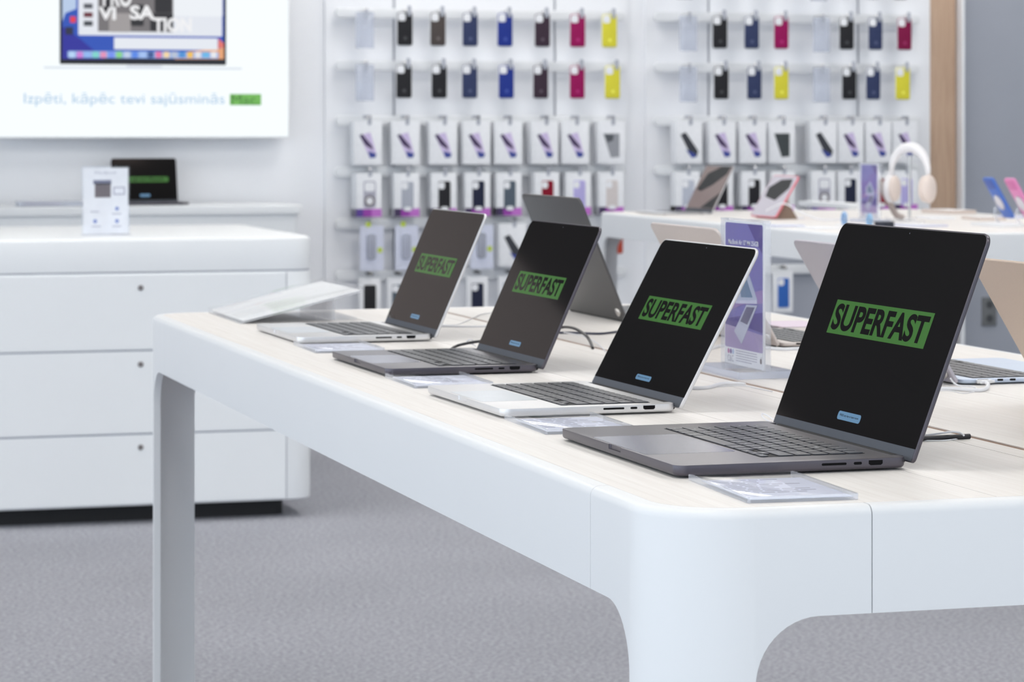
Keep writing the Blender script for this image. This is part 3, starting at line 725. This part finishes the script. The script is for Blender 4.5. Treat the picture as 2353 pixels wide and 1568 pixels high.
srect('laptop_picture_frame', 137, -92, 519.5, 150, (22, 24, 34), 1, .006)
srect('wallpaper_picture', 143, -86, 514, 136, (44, 84, 190), 2, .004)
spoly('wallpaper_picture', [(143, 136), (143, 60), (185, 90), (240, 136)], (44, 44, 160), 3)
spoly('wallpaper_picture', [(400, 136), (440, 118), (514, 110), (514, 136)], (240, 170, 120), 3)
spoly('wallpaper_picture', [(500, 110), (502, 88), (514, 100), (514, 110)], (235, 120, 110), 4)
spoly('wallpaper_picture', [(150, 30), (143, 50), (143, -20), (175, -20), (175, 20)], (190, 210, 240), 3)
srect('window_picture', 180, -70, 510, 84, (236, 240, 248), 4, .004)
srect('photo_picture', 225, -60, 398, 74, (120, 116, 118), 5)
for q in ((232, -10, 262, 30), (300, 10, 330, 60), (345, 30, 398, 72), (355, -5, 395, 30), (270, -40, 300, -5)): srect('photo_picture', *q, (40, 38, 42), 6, .008)
srect('photo_picture', 250, 30, 300, 74, (165, 160, 160), 6, .01)
stext('picture_lettering', 'PRO', 236, -30, 302, 16, (250, 250, 252), 8, .03)
stext('picture_lettering', 'VI', 226, 16, 266, 46, (250, 250, 252), 8, .04)
stext('picture_lettering', 'SA', 298, 12, 356, 46, (250, 250, 252), 8, .04)
stext('picture_lettering', 'TION', 352, 40, 440, 74, (250, 250, 252), 8, .04)
srect('window_picture', 262, 86, 500, 115, (238, 242, 250), 4, .003)
srect('window_picture', 398, -60, 511, 38, (246, 250, 255), 6, .003)
for k, (v0, v1) in enumerate(((8, 20), (28, 40), (48, 60))): srect('thumbnail_picture', 192, v0, 213, v1, ((90, 92, 100), (110, 50, 60), (70, 74, 80))[k], 6)
srect('icon_picture', 161, 38, 174, 52, (235, 60, 80), 5); srect('icon_picture', 150, 62, 168, 80, (40, 42, 70), 5)
cols = [(190, 220, 255), (215, 130, 220), (150, 190, 250), (130, 220, 210), (235, 150, 190), (120, 150, 250), (140, 220, 140), (200, 215, 240), (90, 140, 240), (170, 200, 250), (60, 90, 150), (240, 120, 170), (250, 220, 170), (190, 200, 220), (80, 150, 220), (250, 200, 90), (235, 235, 240), (110, 190, 240), (240, 240, 245)]
srect('dock_picture', 155, 117, 502, 135, (150, 180, 235), 4, .006)
for k, c in enumerate(cols): srect('dock_icon', 158+k*18.1, 119, 172+k*18.1, 133, c, 5, .005)
srect('laptop_base_picture', 100, 153, 556, 160, (222, 230, 240), 1, .004); srect('laptop_base_picture', 290, 150, 372, 155, (228, 234, 244), 2, .003)
stext('slogan_lettering', 'Izpēti, kāpēc tevi sajūsminās', 55, 213, 516, 246, (176, 208, 236), 1, .0)
srect('slogan_highlight', 528, 216, 600, 242, (118, 190, 88), 1)
stext('slogan_lettering', 'Mac.', 532, 219, 594, 240, (72, 128, 58), 3, .0)

# ---------------------------------------------------------------- rails, hooks and hanging goods
IY = 13.035
ROWZ = {'top': None}
rows_z = {0: TZ+1.150, 1: TZ+.892, 2: TZ+.639, 3: TZ+.372, 4: TZ+.124, 5: TZ-.127, 6: TZ-.378}
ROWN = {0: 'cut-off top row', 1: 'top full row', 2: 'second row', 3: 'third row', 4: 'fourth row', 5: 'fifth row', 6: 'lowest row'}
MW = Matrix(((1, 0, 0, 0), (0, 0, -1, 0), (0, 1, 0, 0), (0, 0, 0, 1)))   # (right, up, out to the viewer)
PUR = [mat('purple print', srgb(*c), .5) for c in ((90, 60, 150), (150, 60, 165), (190, 110, 200), (60, 44, 84))]
COL = {'black': (34, 34, 38), 'brown': (78, 70, 68), 'navy': (50, 60, 96), 'blue': (30, 52, 140), 'plum': (58, 42, 56), 'magenta': (152, 0, 86), 'yellow': (222, 214, 62),
       'crimson': (128, 6, 66), 'slate': (86, 98, 110), 'red': (136, 0, 36), 'lilac': (184, 176, 228), 'beige': (214, 206, 204), 'dark navy': (32, 38, 62), 'bright blue': (52, 104, 186), 'brick red': (176, 74, 58)}
def lcol(n): return colmat(n+' silicone', *COL[n], rough=.6, spec=.3)
_proto = {}
def outline_case(w=.070, h=.150, r=.013):
    """case back with the camera opening cut into its top left corner"""
    P = rrect(w, h, r, 5, 0, -h/2)
    return P
def copy_kids(src, dst):
    for ch in list(src.children):
        c = ch.copy(); C.objects.link(c); c.parent = dst
        for g in ch.children:
            d = g.copy(); C.objects.link(d); d.parent = c
def hang(kind, colour, u, row, label, vtop=None, s=1.0):
    z = rows_z[row]+(.014 if kind == 'case' else .002 if kind == 'clear' else -.002); x = onY(u, 0, IY).x; key = (kind, colour)
    names = {'case': 'phone_case', 'clear': 'clear_case_pack', 'art': 'boxed_phone_case', 'darkart': 'boxed_phone_case', 'greyart': 'boxed_phone_case', 'band': 'boxed_phone_case', 'ring': 'boxed_phone_case', 'blister': 'blister_pack', 'tall': 'boxed_phone_case'}
    cats = {'case': 'phone case', 'clear': 'phone case', 'blister': 'accessory pack'}
    groups = {'case': 'coloured phone cases on the back wall', 'clear': 'clear phone cases on the back wall', 'art': 'boxes with phone picture on the back wall', 'blister': 'blister packs on the back wall'}
    t = thing(names[kind], label, cats.get(kind, 'boxed phone case'), (x, IY, z), random.uniform(-.06, .06), groups.get(kind, 'boxed phone cases on the back wall'))
    if key in _proto: copy_kids(_proto[key], t); return t
    _proto[key] = t
    if kind == 'case':
        bm = B(); prism(bm, rrect(.083, .172, .014, 5, 0, -.090), -.004, -.001); obj('backing_card', bm, M['paper'], t, MW)
        bm = B(); prism(bm, rrect(.074, .160, .010, 5, 0, -.090), -.001, .009, .003, 0); sh = obj('case_shell', bm, lcol(colour), t, MW)
        bm = B(); prism(bm, rrect(.038, .040, .010, 5, -.017, -.033), .008, .0096, .001, 0); obj('camera_opening', bm, M['paper'], t, MW)
        bm = B(); prism(bm, rrect(.018, .050, .004, 3, .020, -.004), .0097, .012); obj('hanger_tab', bm, M['tab'], t, MW)
        bm = B()
        e = colmat(colour+' emblem', *[min(255, c+38) for c in COL[colour]])
        cyl(bm, .008, .009, .0093, 16, 0, -.136); obj('emblem', bm, e, sh, MW)
    elif kind == 'clear':
        bm = B(); prism(bm, rrect(.088, .176, .006, 4, 0, -.086), -.002, .010, .001, .001); obj('clear_shell', bm, M['clear_pack'], t, MW)
        bm = B(); prism(bm, rrect(.014, .045, .004, 3, .006, -.004), .010, .012); obj('hanger_tab', bm, M['tab'], t, MW)
        bm = B(); prism(bm, rrect(.02, .004, .001, 3, 0, -.07), .010, .0105); obj('print_line', bm, M['print_grey'], t, MW)
    elif kind in ('art', 'darkart', 'greyart'):
        bm = B(); prism(bm, rrect(.138, .210, .003, 3, 0, -.105), -.085, .004, .001, .001); bx = obj('box', bm, M['paper'], t, MW)
        bm = B(); prism(bm, rrect(.018, .045, .004, 3, .008, .004), .0045, .006); prism(bm, rrect(.042, .012, .003, 3, -.004, .022), .0045, .006); obj('hanger_tab', bm, M['tab'], t, MW)
        def s_(P, c, k=1):
            bm = B(); prism(bm, P, .004, .004+.0003*k); obj('printed_phone', bm, colmat('print %d %d %d' % c, *c), bx, MW)
        if kind == 'art':
            s_([(-.042, -.068), (.012, -.055), (.042, -.16), (.010, -.178)], (206, 190, 226), 1)
            s_([(-.042, -.068), (-.028, -.062), (.020, -.118), (.026, -.140), (-.014, -.115)], (62, 46, 84), 2)
            s_([(.000, -.146), (.022, -.150), (.042, -.158), (.036, -.176), (.010, -.178)], (56, 72, 150), 2)
        elif kind == 'darkart':
            s_([(-.046, -.066), (-.018, -.054), (.048, -.148), (.040, -.176), (.014, -.180)], (52, 54, 62), 1)
            s_([(-.018, -.140), (.030, -.160), (.040, -.176), (.014, -.182)], (54, 70, 150), 2)
        else:
            c = (150, 152, 158) if colour == 'grey' else (60, 66, 68)
            s_([(-.044, -.060), (.040, -.060), (.040, -.176), (-.004, -.180)], c, 1)
            if colour == 'grey': s_([(-.04, -.064), (.012, -.066), (.006, -.095), (-.02, -.105)], (80, 84, 90), 2)
    elif kind in ('band', 'ring'):
        bm = B(); prism(bm, rrect(.126, .212, .003, 3, 0, -.108), -.088, .0, .001, .001); bx = obj('box', bm, M['paper'], t, MW)
        bm = B(); prism(bm, rrect(.018, .045, .004, 3, .006, .004), .0005, .002); obj('hanger_tab', bm, M['tab'], t, MW)
        for k, (xa, xb) in enumerate(((-.063, -.030), (-.030, .012), (.012, .063))):
            bm = B(); box(bm, xa, xb, -.2125, -.174, -.0882 if k == 0 else -.001, .0006); obj('purple_band', bm, PUR[(3, 1, 2)[k] if kind == 'band' else (0, 1, 2)[k]], bx, MW)
        if kind == 'band':
            m = M['clear_pack'] if colour == 'white' else lcol(colour)
            bm = B(); prism(bm, rrect(.060, .138, .009, 5, .003, -.112), 0, .003, .001, 0); cs_ = obj('case_back', bm, m, bx, MW)
            bm = B(); prism(bm, rrect(.030, .034, .010, 5, -.012, -.064), .003, .0042); obj('camera_opening', bm, M['paper'], bx, MW)
            bm = B(); prism(bm, rrect(.036, .02, .009, 5, .003, -.176), .003, .0042); obj('paper_flap', bm, M['paper'], bx, MW)
        else:
            bm = B(); prism(bm, rrect(.062, .130, .012, 5, .003, -.105), 0, .001); obj('case_back', bm, M['print_grey'], bx, MW)
            bm = B(); prism(bm, rrect(.050, .044, .010, 5, .003, -.068), .001, .0015); obj('case_window', bm, M['paper'], bx, MW)
            bm = B(); tube(bm, [(.003+.022*math.cos(2*PI*k/24), -.135+.022*math.sin(2*PI*k/24), .002) for k in range(25)], .004, 8, 0); obj('magnet_ring', bm, M['print_dark'], bx, MW)
            bm = B(); cyl(bm, .019, .001, .0016, 24, .003, -.135); obj('case_window', bm, M['paper'], bx, MW)
    elif kind == 'blister':
        bm = B(); prism(bm, rrect(.118, .215, .004, 4, 0, -.112), -.006, -.003); obj('backing_card', bm, M['paper_lilac'], t, MW)
        bm = B(); prism(bm, rrect(.045, .125, .016, 6, -.004, -.105), -.003, .010, .004, 0); bl = obj('blister', bm, M['clear_pack'], t, MW)
        bm = B(); tube(bm, [(-.016, -.06, .008), (-.016, -.15, .008), (.008, -.15, .008), (.008, -.06, .008)], .0025, 6, 6); obj('cable', bm, M['print_grey'], t, MW)
        for q in ((.040, -.122), (-.018, .002)):
            bm = B(); cyl(bm, .014, -.003, -.0024, 20, *q); obj('green_sticker', bm, colmat('lime sticker', 188, 208, 80), t, MW)
    elif kind == 'tall':
        bm = B(); prism(bm, rrect(.105, .205, .003, 3, 0, -.108), -.022, .0, .001, .001); bx = obj('box', bm, M['paper'], t, MW)
        bm = B(); prism(bm, rrect(.060, .148, .009, 5, 0, -.112), 0, .004, .001, 0); obj('case_back', bm, lcol(colour), bx, MW)
        if colour != 'black':
            bm = B(); prism(bm, rrect(.032, .034, .012, 5, -.014, -.058), .004, .0052); obj('camera_opening', bm, M['paper'], bx, MW)
        bm = B(); prism(bm, [(-.026, .020), (-.004, .026), (.016, .016), (.014, .008), (-.012, .010)], .001, .010); obj('black_tag', bm, M['cord_black'], t, MW)
    return t

LEFT = {
 1: [('clear', 'clear', 838), ('case', 'black', 930), ('case', 'brown', 1006), ('case', 'navy', 1080), ('case', 'blue', 1160), ('case', 'plum', 1246), ('case', 'magenta', 1327), ('case', 'yellow', 1400)],
 2: [('clear', 'clear', 838), ('case', 'black', 928), ('case', 'black', 1009), ('case', 'navy', 1079), ('case', 'blue', 1163), ('case', 'plum', 1242), ('case', 'magenta', 1326), ('case', 'yellow', 1407)],
 3: [('art', '', 845), ('art', '', 932), ('art', '', 1018), ('art', '', 1095), ('art', '', 1168), ('art', '', 1252), ('art', '', 1322), ('greyart', 'grey', 1405)],
 4: [('ring', 'ring', 848), ('band', 'white', 935), ('band', 'black', 1020), ('band', 'dark navy', 1098), ('band', 'slate', 1170), ('band', 'red', 1257), ('band', 'lilac', 1330), ('band', 'beige', 1405)],
 5: [('blister', '', 855), ('blister', '', 935), ('blister', '', 1015), ('blister', '', 1108), ('darkart', '', 1178), ('case', 'brick red', 1414)],
 6: [('tall', 'black', 850), ('tall', 'slate', 915), ('tall', 'dark navy', 1097), ('tall', 'slate', 1170)],
}
RIGHT = {
 0: [('clear', 'clear', 1572), ('case', 'brown', 1655), ('case', 'navy', 1728), ('case', 'plum', 1795), ('clear', 'clear', 1880), ('case', 'black', 1938), ('case', 'navy', 2004), ('case', 'plum', 2068)],
 1: [('clear', 'clear', 1581), ('case', 'black', 1654), ('case', 'navy', 1727), ('case', 'magenta', 1795), ('clear', 'clear', 1887), ('case', 'black', 1945), ('case', 'navy', 2011), ('case', 'crimson', 2078)],
 2: [('clear', 'clear', 1581), ('case', 'black', 1657), ('case', 'navy', 1733), ('case', 'yellow', 1795), ('clear', 'clear', 1887), ('case', 'black', 1951), ('case', 'navy', 2006), ('case', 'yellow', 2074)],
 3: [('darkart', '', 1583), ('art', '', 1660), ('art', '', 1730), ('greyart', 'dark', 1797), ('darkart', '', 1893), ('art', '', 1955), ('art', '', 2018), ('art', '', 2080)],
 4: [('band', 'white', 1580), ('band', 'black', 1658), ('band', 'black', 1732), ('band', 'beige', 1800), ('ring', 'ring', 1893), ('band', 'dark navy', 1953), ('band', 'red', 2025), ('band', 'lilac', 2082)],
 6: [('tall', 'bright blue', 1800)],
}
ORD = ['leftmost', 'second', 'third', 'fourth', 'fifth', 'sixth', 'seventh', 'rightmost']
WHAT = {'clear': 'clear phone case pack', 'art': 'white box with violet phone picture', 'darkart': 'white box with dark phone picture', 'greyart': 'white box with %s phone case picture',
        'ring': 'white box, magnet ring case, purple base', 'band': 'white box, %s case, purple base', 'blister': 'pale blister pack, lime stickers', 'tall': 'white box showing %s phone case', 'case': '%s phone case'}
def fill(panel, D):
    for row, items in D.items():
        for i, (k, c, u) in enumerate(items):
            s = WHAT[k]; s = s % c if '%s' in s else s
            n = ORD[i] if not (len(items) < 8 and i == len(items)-1) else 'last'
            if row == 6 and panel == 'right': n = 'under the far table'; lab = '%s hanging low on the wall %s' % (s, n)
            else: lab = '%s, %s, %s of %s panel' % (s, ROWN[row], n, panel)
            hang(k, c, u, row, lab)
fill('left', LEFT); fill('right', RIGHT)
# rails with their hooks
def rail(panel, u0, u1, row, us):
    a, b = onY(u0, 0, WY-.06).x, onY(u1, 0, WY-.06).x; z = rows_z[row]
    t = thing('wall_rail', 'white hanging rail, %s of %s wall panel' % (ROWN[row], panel), 'wall rail', ((a+b)/2, WY-.06, z), 0, 'white rails on the back wall')
    bm = B(); prism(bm, rrect(b-a, .050, .022, 6, 0, .0), -.012, .010, .006, .004); obj('rail_bar', bm, M['white'], t, MW)
    for q in ((a-b)/2+.1, (b-a)/2-.1):
        bm = B(); box(bm, q-.012, q+.012, 0, .06-.0205, -.01, .01); obj('bracket', bm, M['white'], t)
    for u in us:
        x = onY(u, 0, IY).x-(a+b)/2
        bm = B(); tube(bm, [(x, -.02, .012), (x, IY-WY+.06-.012, .012), (x, IY-WY+.06-.02, .018)], .0028, 8, 0); obj('hook', bm, M['steel'], t)
for row in range(1, 7): rail('left', 770, 1436, row, [i[2] for i in LEFT.get(row, [])])
for row in range(0, 7): rail('right', 1503, 2112, row, [i[2] for i in RIGHT.get(row, []) if i[2] > 1480])
# socket low on the grey wall
p = onY(2272, 716, WY+.04); t = thing('wall_socket', 'double wall socket low on the grey wall at right', 'socket', p, 0)
bm = B(); prism(bm, rrect(.082, .15, .006, 4), 0, .010, .002, 0); obj('socket_plate', bm, colmat('grey plastic', 112, 114, 116), t, MW)
for y in (-.036, .036):
    bm = B(); cyl(bm, .02, .010, .0105, 20, 0, y); obj('socket_hole', bm, colmat('dark plastic', 70, 72, 74), t, MW)

# ---------------------------------------------------------------- goods on the far table
laptop('open laptop with brown picture on screen on the far table', 'air13', M['silver'], M['pad_silver'], 117, (3.655, 10.16), 0, screen='photo')
# tablet on a folding stand
t = thing('tablet', 'tilted tablet with pink edge on the far table', 'tablet', (3.873, 9.52+.124, TZ), -PI/2)
a = math.radians(122); up = Vector((0, -math.cos(a), math.sin(a))); nr = Vector((0, -math.sin(a), -math.cos(a)))
ML = Matrix(((1, 0, 0, 0), (0, up[1], nr[1], 0), (0, up[2], nr[2], .008), (0, 0, 0, 1)))
bm = B(); prism(bm, rrect(.2476, .1785, .012, 6, 0, .089), -.0061, 0, .0008, .0015); bd = obj('tablet_body', bm, colmat('pink aluminium', 232, 112, 128), t, ML)
bm = B(); prism(bm, rrect(.242, .173, .010, 6, 0, .089), 0, .0003); obj('screen', bm, glow('pale tablet light', srgb(205, 200, 212), .8), bd, ML)
bm = B(); prism(bm, [(-.085, .085), (.03, .07), (.10, .125), (.085, .165), (-.02, .16), (-.10, .125)], .0003, .0005); obj('screen_picture', bm, M['ink'], bd, ML)
bm = B(); prism(bm, [(-.10, 0), (.10, 0), (.10, .004), (-.10, .004)], 0, .002)
t2 = thing('tablet_stand', 'brown wedge stand behind the pink edged tablet', 'stand', (3.873, 9.52+.124, TZ), -PI/2)
bm.free(); bm = B()
v = [bm.verts.new(q) for q in ((-.10, .012, 0), (.10, .012, 0), (.10, .10, 0), (-.10, .10, 0), (-.08, .062, .075), (.08, .062, .075))]
for f in ((0, 1, 2, 3), (0, 1, 5, 4), (2, 3, 4, 5), (1, 2, 5), (0, 3, 4)): bm.faces.new([v[i] for i in f])
obj('wedge', bm, colmat('brown felt', 132, 114, 98), t2)
bm = B(); box(bm, -.09, .09, .09, .13, 0, .008); obj('wedge_foot', bm, M['cord_white'], t2)
Lc = Vector((3.87, 9.6, TZ))
bm = B(); tube(bm, [(0, 0, .03), (.02, -.12, .06), (.06, -.16, .035), (.12, -.2, .006), (.2, -.25, .004)], .003, 8, 8); o = obj('power_cable', bm, W_); o.location = Lc; tag(o, 'white cord curling behind the pink edged tablet', 'cord')

# headphones on a stand
hp = onZ(2092, 505, 0); hp = Vector((4.30, 9.05, TZ)); k_ = (2090-1176.5)/FPX; hp.x = 4.22; hp.y = 4.22/(sn+k_*cs)*(cs-k_*sn)
t = thing('headphone_stand', 'clear stand holding the cream headphones', 'stand', hp, -.3)
bm = B(); cyl(bm, .055, 0, .006, 32, b=.002); obj('stand_base', bm, M['edge'], t)
bm = B(); tube(bm, [(0, 0, .006), (0, 0, .240)], .005, 12, 0); obj('stand_post', bm, M['steel'], t)
bm = B(); tube(bm, [(-.03, 0, .238), (-.015, 0, .248), (0, 0, .251), (.015, 0, .248), (.03, 0, .238)], .004, 10, 6); obj('stand_arm', bm, M['edge'], t)
t = thing('headphones', 'cream over-ear headphones hung on the clear stand', 'headphones', hp+Vector((0, 0, .022)), -1.0)
cream = colmat('cream fabric', 226, 212, 204); off = colmat('off white plastic', 236, 234, 236)
bm = B(); tube(bm, [(.078*math.cos(q), 0, .150+.096*math.sin(q)) for q in [PI*j/14 for j in range(15)]], lambda s: .008+.010*math.sin(PI*s), 10, 3); obj('headband', bm, off, t)
for s in (-1, 1):
    bm = B(); ellipsoid(bm, (s*.080, 0, .098), .021, .040, .052); obj('ear_cup', bm, off if s < 0 else cream, t)
    bm = B(); ellipsoid(bm, (s*.062, 0, .098), .014, .036, .047); obj('ear_cushion', bm, cream, t)
    bm = B(); tube(bm, [(s*.078, 0, .152), (s*.080, 0, .130)], .004, 8, 0); obj('slider', bm, M['steel'], t)
# watch on a curved stand
hp2 = Vector((4.20, 0, TZ)); k_ = (2040-1176.5)/FPX; hp2.y = 4.2/(sn+k_*cs)*(cs-k_*sn)
t = thing('watch', 'beige strap watch hanging on an angled holder left of the headphones', 'watch', hp2, 0)
bm = B(); tube(bm, [(-.035, 0, .150), (-.022, 0, .120), (-.004, 0, .085), (.016, 0, .050), (.034, 0, .022), (.06, 0, .012)], .011, 10, 6); obj('strap', bm, colmat('beige strap', 176, 164, 158), t)
bm = B(); ellipsoid(bm, (-.040, 0, .160), .014, .014, .014); obj('watch_case', bm, off, t)
bm = B(); rbox(bm, .10, .07, 0, .012, .01, .002, cx=.05); obj('holder', bm, M['edge'], t)
# wrist bands standing near the front edge
for u, c, lab in ((1940, (136, 172, 214), 'light blue watch band standing upright, left of the violet far price stand'), (1998, (140, 180, 216), 'light blue watch band standing below the small violet price stand'), (2032, (34, 38, 52), 'dark navy watch band block right of two light blue bands')):
    k_ = (u-1176.5)/FPX; X = 3.86; y = X/(sn+k_*cs)*(cs-k_*sn)
    t = thing('watch_band', lab, 'watch band', (X, y, TZ), .3, 'watch bands on the far table')
    bm = B()
    if u < 2030: tube(bm, [(.018*math.cos(q), .0, .024+.020*math.sin(q)) for q in [2*PI*j/16 for j in range(17)]], .006, 8, 0)
    else: rbox(bm, .05, .05, 0, .026, .006, .002)
    o = obj('band_loop', bm, colmat('band %d' % u, *c), t); 
    if u < 2030: o.rotation_euler = (0, 0, 1.2)
    bm = B(); rbox(bm, .05, .05, 0, .004, .006, .001); obj('band_base', bm, M['cord_white'], t)
# phones tilted towards their user
for u, c, c2, lab in ((2296, (72, 112, 196), (60, 90, 170), 'blue phone tilted on a holder at the right of the far table'), (2346, (222, 136, 186), (205, 110, 165), 'pink phone tilted on a holder at the right edge of the photo')):
    k_ = (u+24-1176.5)/FPX; X = 4.46; y = X/(sn+k_*cs)*(cs-k_*sn)
    t = thing('smartphone', lab, 'phone', (X, y, TZ+.024), 0, 'tilted phones on the far table')
    a = math.radians(31); up = Vector((-math.sin(a), 0, math.cos(a))); nr = Vector((-math.cos(a), 0, -math.sin(a)))
    ML = Matrix(((0, up[0], nr[0], 0), (-1, up[1], nr[1], 0), (0, up[2], nr[2], 0), (0, 0, 0, 1)))
    bm = B(); prism(bm, rrect(.079, .163, .012, 6, 0, .0815), -.004, .004, .0015, .0015); ph_ = obj('phone_body', bm, colmat('phone colour %d' % u, *c), t, ML)
    bm = B(); prism(bm, rrect(.066, .036, .012, 6, 0, .138), .004, .006, .001, 0); obj('camera_bump', bm, colmat('phone bump %d' % u, *c2), ph_, ML)
    bm = B(); ellipsoid(bm, (0, 0, 0), 1, 1, 1); me = finish(bm, 'holder_disc'); me.transform(Matrix.Translation((0, .066, .007)) @ Matrix.Diagonal((.026, .030, .006, 1)))
    obj('holder_disc', me, colmat('pale holder', 214, 210, 214), t, ML)
    t = thing('phone_holder', lab.replace('phone tilted on a holder', 'phone\'s pale holder stem'), 'holder', (X, y, TZ), 0)
    bm = B(); tube(bm, [(-.035, 0, .0), (-.056, 0, .030), (-.054, 0, .062)], .006, 8, 6); obj('stem', bm, M['edge'], t)
    bm = B(); rbox(bm, .09, .06, 0, .005, .01, .001, cx=-.03); obj('holder_foot', bm, M['paper'], t)
# flat packs and price plates strewn over the far table
def flat(name, label, u, v, w, d, h, m, rz=0):
    p = onZ(u, v, 0); t = thing(name, label, 'price plate' if 'plate' in name else 'box', (p.x, p.y, TZ+.0003), rz, 'low plates and trays on the far table')
    bm = B(); rbox(bm, w, d, 0, h, .003, .001, n=3); obj('block', bm, m, t)
    bm = B(); rbox(bm, w*.8, d*.7, h, h+.0008, .002, n=3); obj('top_sheet', bm, M['paper'], t); return t
pl = colmat('pale sand', 214, 200, 192); ll = colmat('pale lilac sheet', 200, 204, 226)
flat('white_tray', 'long white tray behind the small violet price stand', 1925, 478, .10, .62, .022, M['white'])
flat('price_plate', 'low pale price plate in front of the tablet', 1795, 520, .11, .17, .006, ll)
flat('price_plate', 'low lilac price plate right of the dark band', 2110, 520, .12, .18, .006, ll, .2)
flat('price_plate', 'low pale plate left of the light blue watch band', 1880, 526, .10, .14, .006, M['paper'], .1)
flat('sand_pack', 'low sand coloured pack right of the headphones', 2180, 490, .12, .22, .014, pl, .1)
flat('sand_pack', 'sand coloured pack in front of the blue phone', 2260, 505, .10, .20, .010, pl, -.1)
flat('white_tray', 'short white tray below the two tilted phones', 2300, 520, .12, .20, .010, M['white'], .1)
flat('price_plate', 'pale plate in front of the headphones', 2150, 503, .10, .16, .008, M['paper'], -.1)
flat('price_plate', 'pale price plate at right end below the pink phone', 2335, 500, .10, .14, .008, ll, -.1)
p = onZ(1830, 742, 0); t = thing('price_plate', 'pale pink price sheet behind the keyboard of the pale gold laptop', 'price plate', (1.80, 4.35, TZ+.0003), 0)
bm = B(); rbox(bm, .10, .16, 0, .006, .002, .0005); obj('acrylic_block', bm, M['acrylic'], t)
bm = B(); rbox(bm, .09, .14, .0062, .0066, .002); obj('price_sheet', bm, colmat('pinkish sheet', 226, 208, 226), t)
